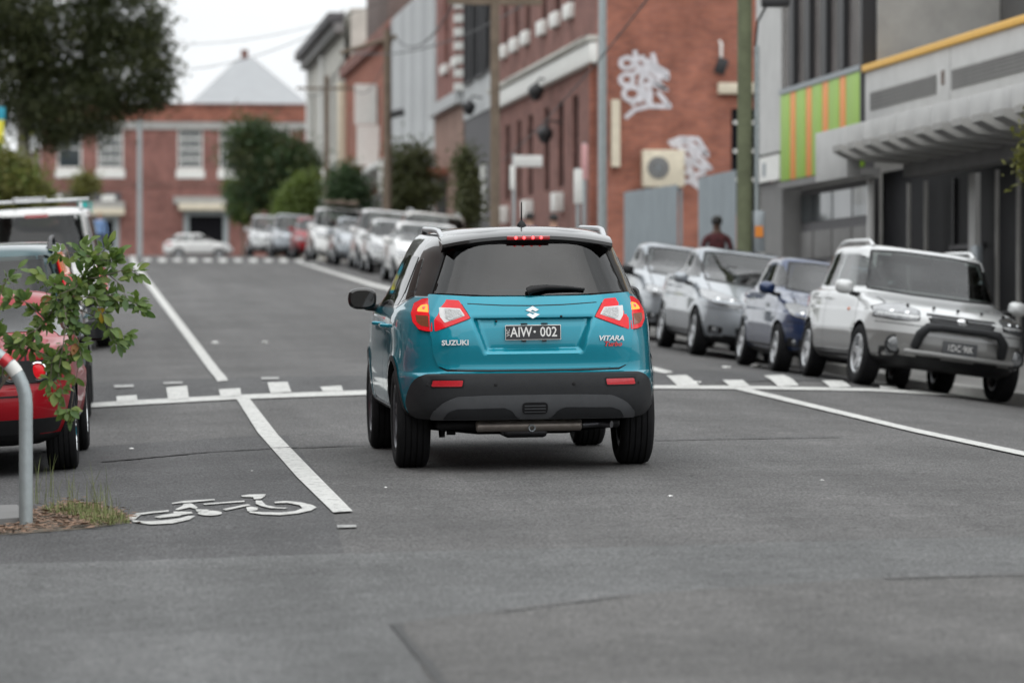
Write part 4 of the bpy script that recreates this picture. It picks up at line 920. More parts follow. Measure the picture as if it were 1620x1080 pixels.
# further up the right-hand kerb, mostly seen left of the teal SUV
def far(kind, px, py, d, label, paint, yaw=0, **kw):
    spec = dict(suv=dict(L=4.55, W=.91, H=1.74, hood=1.06, belt=1.10, cowl=3.35, wtop=2.75, rbase=.18, rtop=.40, R=.36, nose=.86, wagon=True),
                hatch=dict(L=4.0, W=.85, H=1.48, hood=.96, belt=1.0, cowl=3.05, wtop=2.3, rbase=.18, rtop=.65, R=.30),
                sedan=dict(L=4.65, W=.88, H=1.47, hood=.96, belt=1.0, cowl=3.35, wtop=2.5, rbase=.95, rtop=1.5, deck=1.04, R=.32),
                ute=dict(L=4.9, W=.89, H=1.76, hood=1.08, belt=1.12, cowl=3.75, wtop=3.05, rbase=1.6, rtop=1.75, deck=1.05, R=.37, nose=.90))[kind]
    spec.update(kw); nm = dict(suv='four_wheel_drive', hatch='hatchback', sedan='sedan', ute='pickup_truck')[kind]
    c = parked(nm, label, 'pickup' if kind == 'ute' else 'car', paint=paint, detail=False, nring=64, per=3, **spec)
    wheel_at(c, px, py, 1, 1, PI+yaw, d); return c
far('sedan', 618, 437, 90.0, 'white sedan just left of the teal SUV roof', 'paint_white')
far('suv', 628, 431, 95.6, 'white four-wheel drive showing behind the white sedan', 'paint_ivory', rails='alloy')
far('hatch', 579, 426, 101.4, 'white hatchback with dark bumper between two white four-wheel drives', 'paint_pearl')
far('suv', 561, 421, 107.0, 'tall white four-wheel drive behind the white hatchback', 'paint_white')
far('sedan', 526, 418, 113.2, 'small silver sedan in front of the pickup with the loaded rack', 'paint_silver')
ut = far('ute', 491, 412, 121.5, 'white pickup with a dark load strapped on its roof rack', 'paint_white', grille=[(-.55, .92), (.55, .92), (.5, .74), (-.5, .74)])
for y0 in (.15, 1.0):
    bm = bmesh.new(); tube(bm, [(-.62, y0, 1.70), (-.62, y0, 1.86), (.62, y0, 1.86), (.62, y0, 1.70)], .02, 6); obj('rack_bar', bm, 'black_metal', ut.root)
for k in range(5): box('rack_timber', -.5+.2*k, -.36+.2*k, -1.2, 1.4, 1.89, 1.89+random.uniform(.06, .16), 'timber_pole', ut.root, .02)
far('hatch', 463, 408, 133, 'small red hatchback far up the right-hand kerb', 'paint_red')
far('suv', 428, 406, 150, 'pale four-wheel drive beneath the round dark tree, nearer of two', 'paint_silver')
far('suv', 393, 405, 158, 'pale four-wheel drive beneath the round dark tree, farther of two', 'paint_pearl')
# silver hatch crossing at the junction
cs = parked('hatchback', 'pale hatchback side-on in the cross street at the junction', 'car', 4.05, .85, 1.47, 'paint_white', .95, .99, 3.05, 2.3, .18, .7, R=.31, group=None, nring=80, per=4)
p = atY(313, 404, 226); cs.root.location = (p.x, 226, prof(226)-.045); cs.root.rotation_euler = (0, 0, -PI/2)
# ---- cars parked at the left kerb, seen from behind
GL = 'cars parked along the left-hand kerb'
# red coupe
r = parked('retro_coupe', 'red low coupe with round chrome-ringed lamps behind the leafy shrub', 'car', 4.15, .83, 1.27, 'paint_red', .86, .90, 2.95, 2.45, .75, 1.25, deck=.90, R=.305, axles=(.83, 3.25), group=GL, face='rear', rim='chrome', spokes=8, nose=.66, nring=112, per=5, detail=False, fog=False, mz=.90, mirror='plastic_black')
r.patch('lamp_panel', rnd([(-.72, .80), (.72, .80), (.72, .645), (-.72, .645)], .03), 'rear', 'plastic_black', off=.012, cell=.05)
for x in (-.60, -.42, .42, .60):
    p, n = r.proj(x, .725, 'rear')
    bm = bmesh.new(); lathe(bm, [(.062, 0), (.066, .022), (.056, .028), (.052, .012)], 'y', 24); [setattr(v.co, 'y', -v.co.y) for v in bm.verts]; bmesh.ops.recalc_face_normals(bm, faces=bm.faces[:])
    o = obj('round_lamp', bm, 'chrome', r.root, 40, p+Vector((0, -.010, 0)))
    bm = bmesh.new(); bmesh.ops.create_uvsphere(bm, u_segments=16, v_segments=8, radius=.052); [setattr(v.co, 'y', v.co.y*.3) for v in bm.verts]; obj('round_lens', bm, 'lens_amber' if abs(x) < .5 else 'lens_red', o, 60, (0, -.014, 0))
r.line('boot_gap', [(-.52, .86), (-.52, .62), (-.48, .56), (.48, .56), (.52, .62), (.52, .86)], 'rear', .012, off=.004)
r.patch('lower_valance', rnd([(-.74, .40), (.74, .40), (.70, .30), (-.70, .30)], .03), 'rear', 'plastic_black', off=.008, cell=.06)
bm = bmesh.new(); tube(bm, [(-.36, -2.07, .28), (-.36, -1.5, .3)], .03, 12); obj('tail_pipe', bm, 'chrome', r.root, 50)
RED = wheel_at(r, 124, 741, 1, 0, math.radians(-1.9))
# teal wagon with tall lamps
t = parked('compact_wagon', 'dark teal wagon with tall orange and red pillar lamps behind the shrub', 'car', 4.3, .86, 1.60, 'paint_teal_dark', .98, 1.02, 3.2, 2.6, .12, .32, R=.325, group=GL, face='rear', wagon=True, nring=100, per=4, detail=False, mirror='plastic_black', rails='black_metal', rim='alloy', spokes=6)
for sg in (1, -1):
    q = [(.60, 1.50), (.66, 1.50), (.78, 1.08), (.70, 1.06)]; q = q if sg > 0 else mirror(q); o = t.patch('pillar_lamp', rnd(q, .02), 'rear', 'lens_red', off=.012, cell=.06)
    q = [(.60, 1.50), (.66, 1.50), (.712, 1.31), (.655, 1.30)]; q = q if sg > 0 else mirror(q); t.patch('pillar_indicator', rnd(q, .015), 'rear', 'lens_orange', off=.016, cell=.06, parent=o)
t.patch('rear_bumper', rnd([(-.80, .58), (.80, .58), (.78, .34), (-.78, .34)], .04), 'rear', 'bumper_grey', off=.02, cell=.06)
wheel_at(t, 144, 662, 1, 0, math.radians(-.6))
# white van
v_ = parked('passenger_van', 'large white van with ladder rack behind the teal wagon', 'van', 4.95, .95, 1.98, 'paint_white', 1.08, 1.16, 4.2, 3.6, .08, .22, R=.36, group=GL, face='rear', wagon=True, nring=100, per=4, detail=False, nose=.86, tumble=.78, rails='alloy', nr=6)
v_.patch('high_brake_lamp', rnd([(-.16, 1.885), (.16, 1.885), (.16, 1.845), (-.16, 1.845)], .01), 'rear', 'lens_deep', off=.02, cell=.08)
for sg in (1, -1):
    q = [(.80, 1.20), (.90, 1.20), (.91, .80), (.82, .80)]; q = q if sg > 0 else mirror(q); v_.patch('tail_lamp', rnd(q, .02), 'rear', 'lens_red', off=.012, cell=.06)
v_.patch('rear_bumper', rnd([(-.86, .60), (.86, .60), (.84, .34), (-.84, .34)], .04), 'rear', 'bumper_grey', off=.03, cell=.06)
for y0 in (-1.9, -.6, .6):
    bm = bmesh.new(); tube(bm, [(-.72, y0, 1.93), (-.72, y0, 2.07), (.72, y0, 2.07), (.72, y0, 1.93)], .02, 6); obj('rack_bar', bm, 'alloy', v_.root)
bm = bmesh.new(); tube(bm, [(-.3, -2.2, 2.11), (-.3, 1.0, 2.11)], .02, 6); ld = obj('ladder_rail', bm, 'alloy', v_.root); o = share('ladder_rail', ld, v_.root); o.location = (.4, 0, 0)
bm = bmesh.new(); tube(bm, [(-.3, -2.1, 2.11), (.1, -2.1, 2.11)], .014, 6); ld = obj('rung', bm, 'alloy', v_.root)
for k in range(1, 9): share('rung', ld, v_.root).location = (0, .36*k, 0)
wheel_at(v_, 176, 549, 1, 0, 0)
# ------------------------------------------------------------------ buildings
def wall_mesh(W, z0, z1, holes, reveal=.18):
    """wall in the local XZ plane facing -Y with real openings and their reveals"""
    us = sorted({0, W, *[h_[0] for h_ in holes], *[h_[1] for h_ in holes]}); zs = sorted({z0, z1, *[h_[2] for h_ in holes], *[h_[3] for h_ in holes]})
    bm = bmesh.new(); V = {}
    def gv(u, y, z):
        k = (round(u, 4), round(y, 4), round(z, 4))
        if k not in V: V[k] = bm.verts.new((u, y, z))
        return V[k]
    for i in range(len(us)-1):
        for j in range(len(zs)-1):
            cu, cz = (us[i]+us[i+1])/2, (zs[j]+zs[j+1])/2
            if any(a < cu < b and c < cz < d for a, b, c, d in holes): continue
            bm.faces.new([gv(us[i], 0, zs[j]), gv(us[i+1], 0, zs[j]), gv(us[i+1], 0, zs[j+1]), gv(us[i], 0, zs[j+1])])
    for a, b, c, d in holes:
        for (p, q) in (((a, c), (b, c)), ((b, c), (b, d)), ((b, d), (a, d)), ((a, d), (a, c))):
            bm.faces.new([bm.verts.new((p[0], 0, p[1])), bm.verts.new((p[0], reveal, p[1])), bm.verts.new((q[0], reveal, q[1])), bm.verts.new((q[0], 0, q[1]))])
    return bm
def window(par, a, b, c, d, y=.10, frame='trim_white', glass='window_glass', nx=1, nz=1, t=.06, sill=None):
    w_ = obj('window', (lambda bm: (bx(bm, a-.02, b+.02, y+.03, y+.05, c-.02, d+.02), bm)[1])(bmesh.new()), glass, par)
    bm = bmesh.new()
    bx(bm, a, a+t, y-.02, y+.029, c, d); bx(bm, b-t, b, y-.02, y+.029, c, d); bx(bm, a+t, b-t, y-.02, y+.029, c, c+t); bx(bm, a+t, b-t, y-.02, y+.029, d-t, d)
    for k in range(1, nx): u = a+(b-a)*k/nx; bx(bm, u-t*.3, u+t*.3, y-.01, y+.028, c+t, d-t)
    for k in range(1, nz): z = c+(d-c)*k/nz; bx(bm, a+t, b-t, y-.013, y+.027, z-t*.3, z+t*.3)
    obj('frame', bm, frame, w_)
    if sill: bm = bmesh.new(); bx(bm, a-.08, b+.08, -.09, y, c-.16, c-.005, .01); obj('sill', bm, sill, w_)
    return w_
def along(px): return atX(px, 400, XB).y        # where the right-hand building line passes behind a photo column
def row_building(name, label, x_near, x_far, ztop, m, depth=14, holes=(), Y=None, zb=None, xoff=0):
    """building on the right-hand line; local x runs from the far end towards the camera, local z is world height"""
    yn, yf = Y or (along(x_near), along(x_far)); W = yf-yn
    r = empty(name, (XB+xoff, yf, 0), -math.pi/2); tag(r, label, 'building')
    z0 = min(prof(yn), prof(yf))-1.2
    hl_ = [(u0, u1, a, b) for u0, u1, a, b in holes]
    obj('wall', wall_mesh(W, z0, ztop, hl_), m, r)
    bm = bmesh.new(); bx(bm, .0, W, .30, depth, z0, ztop-.003)
    bm.faces.ensure_lookup_table(); obj('wall', bm, m, r)
    return r, W, yn, yf
def U(px, yf): return yf-along(px)
# --- green-panelled modern building, nearest on the right
yN, yF = 34.0, along(1196); r = empty('modern_building', (XB, yF, 0), -PI/2); tag(r, 'concrete building with green and orange panels and yellow-capped balcony', 'building')
W = yF-yN; u = lambda px, X=XB: yF-atX(px, 400, X).y
zb = -1.2
uA, uB, uC = u(1236), u(1368), W                    # concrete pier | panels | balcony
obj('wall', (lambda bm: (bx(bm, 0, uA, 0, .3, 2.92, 9), bm)[1])(bmesh.new()), 'concrete_pale', r)
obj('wall', (lambda bm: (bx(bm, .0, .35, .31, 16, zb, 9), bm)[1])(bmesh.new()), 'concrete', r)
obj('wall', (lambda bm: (bx(bm, 0.36, W, 6.0, 16, zb, 9), bm)[1])(bmesh.new()), 'render_charcoal', r)
obj('wall_sign', (lambda bm: (bx(bm, .12, uA-.05, -.04, .0-.002, 2.40, 2.86, .01), bm)[1])(bmesh.new()), 'trim_white', r)
obj('sign_patch', (lambda bm: (bx(bm, .9, 1.25, -.046, -.041, 2.50, 2.75), bm)[1])(bmesh.new()), 'steel_grey', r)
n = 9; edges = []; cu = uA+.04
wds = [.78, .42]*4+[.95]; sc_ = (uB-.25-uA-.04)/sum(wds)
for k in range(n):
    wd = wds[k]*sc_; box('cladding_panel', cu+.025, cu+wd-.025, -.03, .05, 2.36, 3.90, 'panel_green' if k % 2 == 0 else 'panel_orange', r, .004)
    if k % 2 == 0: box('upper_window', cu+.02, cu+wd-.02, .02, .06, 4.02, 8.6, 'window_painted_reflection', r)
    else: box('window_fin', cu+.03, cu+wd-.03, -.06, .10, 4.02, 8.7, 'black_metal', r)
    cu += wd
box('panel_frame', uA+.02, uB-.22, .055, .2, 2.30, 9, 'render_charcoal', r)
box('panel_rail', uA, uB-.2, -.05, .05, 3.91, 4.0, 'steel_grey', r); box('panel_rail', uA, uB-.2, -.06, .3, 2.22, 2.34, 'concrete_dark', r)
box('corner_post', uB-.2, uB-.02, -.04, .2, 2.78, 9, 'black_metal', r)
# balcony parapet, its louvres, the yellow capping
box('balcony_wall', uB, W, 0, .18, 2.80, 3.86, 'concrete_pale', r, .01); box('yellow_capping', uB-.02, W, -.05, .25, 3.862, 3.97, 'yellow_cap', r, .01)
for a, b in ((u(1377), u(1482)), (u(1506), u(1640)), (u(1660), u(1760))):
    lo = box('louvre_recess', a, b, -.006, -.001, 3.22, 3.52, 'concrete', r)
    bm = bmesh.new()
    for k in range(5): bx(bm, a+.02, b-.02, -.022, -.007, 3.235+k*.056, 3.265+k*.056)
    obj('louvre_slats', bm, 'concrete_dark', lo)
lo = textmesh('wall_number', '01', .32, 'brick_brown', r, Matrix.Translation(((u(1483)+u(1502))/2, -.012, 3.42)) @ Matrix.Rotation(PI/2, 4, 'X'), .004, sx=.8)
box('balcony_joint', u(1503)-.012, u(1503)+.012, -.003, -.001, 2.81, 3.85, 'concrete_dark', r)
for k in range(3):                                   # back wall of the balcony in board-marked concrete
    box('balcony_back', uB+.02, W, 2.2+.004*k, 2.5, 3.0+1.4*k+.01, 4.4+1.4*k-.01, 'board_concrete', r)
box('balcony_pier', uB+.0, uB+.10, .19, 2.19, 3.98, 9, 'concrete', r); box('balcony_pier', u(1524, 14.5), u(1524, 14.5)+.25, 2.0, 2.19, 3.98, 9, 'render_charcoal', r)
# canopy: fascia of cast panels, with fins underneath
XO = -1.2; uc0 = u(1290, XB+XO); k = 0; cu = u(1340, XB+XO); uS = cu
box('canopy_end', uc0, uS-.01, XO, XO+.2, 2.02, 2.78, 'concrete_pale', r, .008)
while cu < W-.1:
    wd = 1.12; box('canopy_panel', cu+.012, cu+wd-.012, XO+.004*(k % 2), XO+.2, 2.48, 2.78, 'concrete_pale', r, .008)
    bm = bmesh.new(); q = [(XO-.24, 2.47), (XO-.24, 2.38), (XO-.02, 2.27), (XO+.9, 2.20), (XO+.9, 2.47)]
    L_ = [bm.verts.new((cu+.10, y, z)) for y, z in q]; R_ = [bm.verts.new((cu+.66, y, z)) for y, z in q]
    bm.faces.new(L_); bm.faces.new(R_[::-1])
    for i in range(5): bm.faces.new((L_[i], R_[i], R_[(i+1) % 5], L_[(i+1) % 5]))
    bmesh.ops.recalc_face_normals(bm, faces=bm.faces[:]); obj('canopy_fin', bm, 'concrete', r)
    cu += wd; k += 1
box('canopy_slab', uc0, W, XO+.21, .3, 2.60, 2.76, 'concrete', r)
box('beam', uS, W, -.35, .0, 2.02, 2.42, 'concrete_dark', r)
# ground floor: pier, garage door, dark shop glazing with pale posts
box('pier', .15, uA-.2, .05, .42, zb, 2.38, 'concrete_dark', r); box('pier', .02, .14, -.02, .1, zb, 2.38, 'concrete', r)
g0, g1 = u(1250, XB+.3), u(1372, XB+.3); gd = box('garage_door', g0, g1, .42, .5, zb, 2.22, 'render_charcoal', r)
for i in range(4):
    a = g0+(g1-g0)*i/4+.06; b = g0+(g1-g0)*(i+1)/4-.06
    box('garage_pane', a, b, .40, .415, 1.62, 2.10, 'window_glass', gd)
    for j in range(3): box('garage_panel', a, b, .385, .418, -.28+j*.62, .22+j*.62, 'concrete_dark', gd, .02)
box('pier', g1+.02, g1+.28, .30, .36, zb, 2.2, 'concrete', r); box('pier', g1+.36, g1+.52, .22, .29, zb, 2.2, 'concrete_pale', r)
box('wall', W+.002, W+.3, -.02, 16, zb, 9, 'concrete', r)
sg_ = box('shop_glass', g1+.01, W, .55, .6, zb, 2.3, 'window_dark', r)
for px, wd in ((1405, .10), (1431, .12), (1541, .09), (1574, .12), (1612, .1)): box('post', u(px), u(px)+wd*.7, .3, .345, zb, 2.02, 'concrete', r)
box('post', u(1502), u(1512), .28, .36, zb, 2.02, 'concrete_pale', r)
for px in (1455, 1480, 1595): box('mullion', u(px), u(px)+.06, .50, .546, zb, 2.02, 'black_metal', r)
box('sign_case', u(1536), u(1546), -.02, .08, .15, .95, 'steel_grey', r, .02); box('sign_case', u(1402), u(1411), -.02, .08, -.1, .5, 'steel_grey', r, .02)
box('transom', u(1450), u(1500), .50, .545, .95, 1.02, 'render_charcoal', r)
# --- red brick building with the painted flank
yn, yf = along(945), along(787); W = yf-yn
cen = [along(p) for p in (910, 887, 865, 839, 821, 803)]
H1 = [(yf-y-.55, yf-y+.55, 3.30, 5.55) for y in cen]; H2 = [(yf-along(p)-.55, yf-along(p)+.55, 7.95, 10.2) for p in (904, 882, 861, 835, 817, 800)]
r, W, yn, yf = row_building('brick_warehouse', 'red brick warehouse with white cornice band and graffiti on its flank', 945, 787, 12.5, 'brick_brown', 5, H1+H2)
for (a, b, c_, d) in H1: window(r, a, b, c_, d, frame='window_dark', glass='window_dark', nx=1, nz=2)
for (a, b, c_, d) in H2: window(r, a, b, c_, d, frame='window_dark', glass='window_glass', nx=1, nz=2, sill=None); box('sill_block', a-.1, b+.1, -.16, .0-.002, 7.55, 7.93, 'trim_white', r, .02)
box('cornice', .0, W+.10, -.22, -.002, 6.10, 6.60, 'trim_white', r, .03); box('cornice', .0, W+.14, -.32, -.002, 6.61, 6.76, 'stone', r, .03)
for px in (803, 842, 890): box('wall_vent', yf-along(px)-.35, yf-along(px)+.35, -.28, -.002, 2.65, 3.15, 'trim_white', r, .03)
box('downpipe', W-.35, W-.2, -.16, -.002, 1.0, 6.1, 'brick_red', r)
box('flank', W+.002, W+.05, .301, 5, -.2, 12.497, 'brick_red', r); box('flank', W+.002, W+.05, 0, .30, -.2, 12.497, 'brick_red', r)
for z in (2.6, 3.3, 4.0): box('flank_window_bar', W+.06, W+.10, 3.35, 4.2, z+.62, z+.70, 'trim_white', r)
fw = box('flank_window', W+.051, W+.058, 3.3, 4.3, 2.4, 5.0, 'window_dark', r)
box('flank_ledge', W+.051, W+.3, 2.95, 4.0, 5.35, 5.62, 'cream', r, .02)
# flood lamp on the flank
fl_ = empty('flood_lamp', (0, 0, 0)); tag(fl_, 'black flood lamp on a bent white arm on the brick flank', 'lamp')
YW = yn-.05
p = atY(1141, 105, YW-.25); bm = bmesh.new(); bx(bm, -.13, .13, -.1, .1, -.2, .2, .03); bmesh.ops.rotate(bm, verts=bm.verts, matrix=Matrix.Rotation(.35, 3, 'Y')); obj('lamp_head', bm, 'black_metal', fl_, 40, p)
bm = bmesh.new(); tube(bm, [p+Vector((0, .0, .18)), p+Vector((0, .0, .55)), p+Vector((0, .2, .62))], .035, 8); obj('lamp_arm', bm, 'trim_white', fl_, 60)
# air conditioner on the flank
p0, p1 = atY(1014, 238, YW), atY(1079, 297, YW); ac = empty('air_conditioner', (p0.x, YW, p1.z)); tag(ac, 'cream air-conditioner unit with round fan on the brick flank', 'air conditioner')
wa, ha = p1.x-p0.x, p0.z-p1.z
box('casing', 0, wa, -.42, -.03, 0, ha, 'cream', ac, .03); bm = bmesh.new(); lathe(bm, [(.27, 0), (.27, .02), (.23, .03)], 'y', 28); [setattr(v.co, 'y', -v.co.y) for v in bm.verts]
bmesh.ops.recalc_face_normals(bm, faces=bm.faces[:]); fg = obj('fan_grille', bm, 'concrete_dark', ac, 40, (wa*.36, -.42, ha*.52))
bm = bmesh.new(); [tube(bm, [(.22*math.cos(a), -.035, .22*math.sin(a)), (-.22*math.cos(a), -.035, -.22*math.sin(a))], .008, 4) for a in [PI*k/6 for k in range(6)]]; obj('fan_bars', bm, 'steel_grey', fg)
box('bracket', .1, .16, -.4, 0, -.08, -.002, 'black_metal', ac); box('bracket', wa-.16, wa-.1, -.4, 0, -.08, -.002, 'black_metal', ac)
# spray-painted tags
def tagpaint(label, strokes, off, sc_, wd):
    bm = bmesh.new()
    for st in strokes:
        Q = []
        for (x0, y0), (x1, y1) in zip(st, st[1:]):
            k = max(2, int(math.hypot(x1-x0, y1-y0)/9))
            Q += [(x0+(x1-x0)*i/k, y0+(y1-y0)*i/k) for i in range(k)]
        Q.append(st[-1]); pr = None; lift = random.uniform(.004, .012)
        for i, q in enumerate(Q):
            a, b = Vector(Q[max(i-1, 0)]), Vector(Q[min(i+1, len(Q)-1)]); t = (b-a)
            if t.length < 1e-6: continue
            t.normalize(); nn = Vector((-t.y, t.x))*wd*.5*random.uniform(.85, 1.1)
            row = []
            for sgn in (1, -1):
                e = atY(off[0]+(q[0]+nn.x*sgn)/sc_, off[1]+(q[1]+nn.y*sgn)/sc_, YW-lift); row.append(bm.verts.new(e))
            if pr:
                try: bm.faces.new((pr[0], pr[1], row[1], row[0]))
                except ValueError: pass
            pr = row
    bmesh.ops.recalc_face_normals(bm, faces=bm.faces[:])
    return tag(obj('graffiti_tag', bm, 'graffiti'), label, 'graffiti')
circ = lambda x, y, rx, ry: [(x+rx*math.cos(a), y+ry*math.sin(a)) for a in [2*PI*k/14 for k in range(15)]]
tagpaint('large white spray-painted tag high on the brick flank', [circ(145, 180, 48, 38), circ(142, 298, 46, 40), circ(178, 398, 58, 48), [(200, 90), (215, 200), (250, 260), (240, 330), (300, 480)], [(190, 150), (260, 140), (290, 230), (250, 300)],
         [(325, 110), (350, 200), (430, 250), (430, 290), (330, 220), (290, 150)], [(230, 200), (300, 280), (430, 370), (330, 330), (260, 340)], [(300, 310), (310, 470)], [(360, 385), (450, 490), (300, 485), (200, 510), (130, 570)], [(175, 480), (230, 420), (330, 400)], [(240, 130), (320, 240), (390, 300)], [(270, 210), (180, 260)], [(230, 350), (270, 380), (230, 460)]], (960, 60), 4.5, 34)
tagpaint('smaller white tag beside the air-conditioner', [[(440, 750), (520, 715), (650, 720), (720, 840), (640, 780), (560, 740), (460, 770)], [(500, 740), (560, 860), (640, 900), (590, 780)], [(600, 740), (620, 900), (740, 930), (660, 850)], [(560, 850), (600, 980), (700, 960), (640, 900)], circ(570, 990, 40, 34), [(540, 880), (580, 900), (650, 1060)], [(600, 1020), (660, 1070)], [(520, 790), (640, 800), (660, 860)]], (960, 60), 4.5, 34)
# cream duct and cable on the flank, at the street corner
p0, p1 = atY(967, 158, YW-.1), atY(980, 264, YW-.1); o = box('duct_cover', p0.x, p1.x, YW-.22, YW-.03, p1.z, p0.z, 'cream'); tag(o, 'tall cream duct cover on the corner of the brick flank', 'duct')
# --- dark infill building, narrow red bay, grey clad hall, red row, grey corner hotel
def slots(px_list, yf, hw, a, b): return [(yf-along(p)-hw, yf-along(p)+hw, a, b) for p in px_list]
yf = along(735); H = [(1.0, 4.6, 7.6, 12.0), (5.6, 9.0, 7.6, 12.0), (1.2, 4.8, 1.4, 4.2)]
r, W, yn, yf = row_building('rendered_building', 'narrow charcoal and pale building with tall black upper windows', 787, 735, 13.5, 'render_charcoal', 12, [])
box('upper_render', .05, W-.05, -.04, -.002, 6.3, 13.4, 'render_grey', r)
for a, b in ((.8, 3.6), (4.4, 7.4), (8.0, 9.6)): window(r, a, min(b, W-.4), 7.4, 13.2, y=-.11, frame='black_metal', glass='window_dark', nx=2, nz=2)
box('lower_window', 1.2, 4.8, -.06, -.002, 2.0, 4.6, 'window_glass', r); box('poster', 5.3, 6.7, -.05, -.002, 3.0, 4.6, 'trim_white', r)
bm = bmesh.new()
for k in range(14): bx(bm, -.35, .15, -.32-.0*k, -.05, 7.3+.45*k, 7.55+.45*k)
obj('stair_blocks', bm, 'trim_white', r)
yf = along(690)
r, W, yn, yf = row_building('narrow_brick_building', 'narrow red brick building with a pale string course, beside the grey hall', 735, 690, 13.8, 'brick_rose', 12, slots((706, 724), along(690), .8, 8.6, 13.0))
for a, b, c_, d in slots((706, 724), yf, .8, 8.6, 13.0): window(r, a, b, c_, d, frame='brick_brown', glass='window_dark', nz=2); box('sill_block', a-.1, b+.1, -.15, -.002, 8.25, 8.55, 'trim_white', r)
box('string_course', 0, W, -.3, -.002, 6.9, 7.3, 'render_grey', r); box('lower_render', .0, W, -.05, -.002, 1.0, 6.88, 'brick_tan', r); box('shop_window', 1.2, 4.4, -.09, -.052, 1.9, 4.6, 'window_dark', r); box('awning', .6, 5.4, -.9, -.06, 4.75, 4.95, 'brick_red', r)
yf = along(620)
r, W, yn, yf = row_building('metal_clad_hall', 'tall pale grey metal-clad building in the middle of the row', 690, 620, 11.9, 'render_grey', 12)
for k in range(int(W/1.6)): box('cladding_sheet', .05+k*1.6, .05+k*1.6+1.56, -.05-.01*(k % 2), -.002, 6.2, 11.8, 'render_grey' if k % 3 else 'tin_roof', r)
box('awning', 0, W, -1.2, -.06, 5.6, 5.85, 'render_white', r, .02)
for k in range(4): window(r, 1+k*4.6, 4.6+k*4.6, 2.2, 5.2, y=-.1, frame='trim_white', glass='window_glass', nx=2)
yf = along(545); hh = [(3+4.4*k, 4.4+4.4*k, 7.0, 9.6) for k in range(5)]
r, W, yn, yf = row_building('brick_terrace', 'orange-red brick terrace with cream corner pilaster further up the row', 620, 545, 12.0, 'brick_red', 12, hh)
for q in hh: window(r, *q, nx=1, nz=2, sill='trim_white')
box('pilaster', .1, .9, -.35, -.002, 5.2, 11.0, 'cream', r, .02); box('parapet', 0, W, -.25, -.002, 11.2, 11.7, 'brick_brown', r); box('pediment', 13, 25.0, .1, 1.2, 12.0, 14.5, 'brick_old', r, .05); box('pediment_cap', 12.8, 25.2, -.05, 1.4, 14.5, 14.75, 'stone', r)
box('awning', 0, W, -1.4, -.06, 5.3, 5.6, 'render_white', r)
for a, z in ((21, 8.0), (22.2, 6.2)): box('hanging_sign', a, a+.15, -1.0, -.06, z, z+1.7, 'trim_white', r)
for k in range(4): window(r, 1.5+5.6*k, 5.6+5.6*k, 3.0, 5.0, y=-.1, frame='trim_white', glass='window_glass', nx=3)
yf = along(490); hh = [(3+5.5*k, 4.6+5.5*k, 7.8, 12.0) for k in range(5)]
r, W, yn, yf = row_building('corner_hotel', 'grey-white three-storey corner building with dark cornice at the far end', 545, 490, 14.6, 'stone', 12, hh)
for q in hh: window(r, *q, nx=1, nz=2, frame='window_dark')
box('cornice', -.7, W, -.8, -.002, 13.9, 14.4, 'render_charcoal', r, .05); box('cornice', -.4, W, -.5, -.002, 13.4, 13.88, 'concrete_dark', r, .05); box('pilaster', .2, 1.6, -.22, -.002, 3.5, 13.3, 'render_white', r); box('pilaster', 12.2, 13.6, -.22, -.002, 3.5, 13.3, 'render_white', r)
box('string_course', 0, W, -.3, -.002, 7.0, 7.3, 'render_white', r)
# --- long brick building closing the street
Y8 = 236.5; q0, q1 = atY(64, 400, Y8).x, 40.0
r = empty('corner_store', (q0, Y8, 0)); tag(r, 'long two-storey red brick store closing the end of the street', 'building')
W = q1-q0; zT = atY(300, 165, Y8).z; zz = lambda y: atY(300, y, Y8).z; uu = lambda x: atY(x, 300, Y8).x-q0
hol = [(uu(a), uu(b), zz(268), zz(203)) for a, b in ((90, 130), (154, 195), (281, 321), (347, 387), (420, 460))]+[(uu(150), uu(189), zz(402), zz(340)), (uu(290), uu(362), zz(402), zz(332))]
obj('wall', wall_mesh(W, 1.5, zT, hol, .25), 'brick_rose', r); box('wall', 0, W, .6, 20, 1.5, zT-.01, 'brick_rose', r)
for k, (a, b, c_, d) in enumerate(hol[:5]): window(r, a, b, c_, d, y=.12, frame='trim_white', glass='window_glass', nx=1 if k == 0 else 4, nz=4 if k else 2, t=.12); box('sill', a-.1, b+.1, -.1, .0-.002, c_-.55, c_-.02, 'trim_white', r)
box('lintel_band', 0, W, -.10, -.002, zz(205), zz(193), 'concrete', r); box('parapet', 0, W, -.14, -.002, zz(192), zz(168), 'brick_red', r); box('coping', -.1, W, -.22, .3, zz(168), zT+.05, 'brick_brown', r)
box('string_course', 0, W, -.05, -.002, zz(296), zz(288), 'brick_brown', r)
for (a, b, c_, d) in hol[5:]:
    window(r, a, b, c_, d, y=.14, frame='galvanised', glass='window_dark', nx=1, t=.35)
    box('awning', a-.3, b+.3, -.9, -.06, d-.05, d+.35, 'cream', r, .04); box('awning_flashing', a-.6, b+.3, -.5, -.06, d+.36, d+.8, 'concrete', r)
sb = box('shop_sign', uu(78), uu(191), -.12, -.06, zz(322), zz(305), 'render_charcoal', r)
for a, b in ((82, 98), (122, 131), (160, 182)): box('sign_lettering', uu(a), uu(b), -.135, -.121, zz(318), zz(309), 'trim_white', sb)
box('lean_to', -4, -.05, .4, 3, 1.5, zz(240), 'brick_old', r)
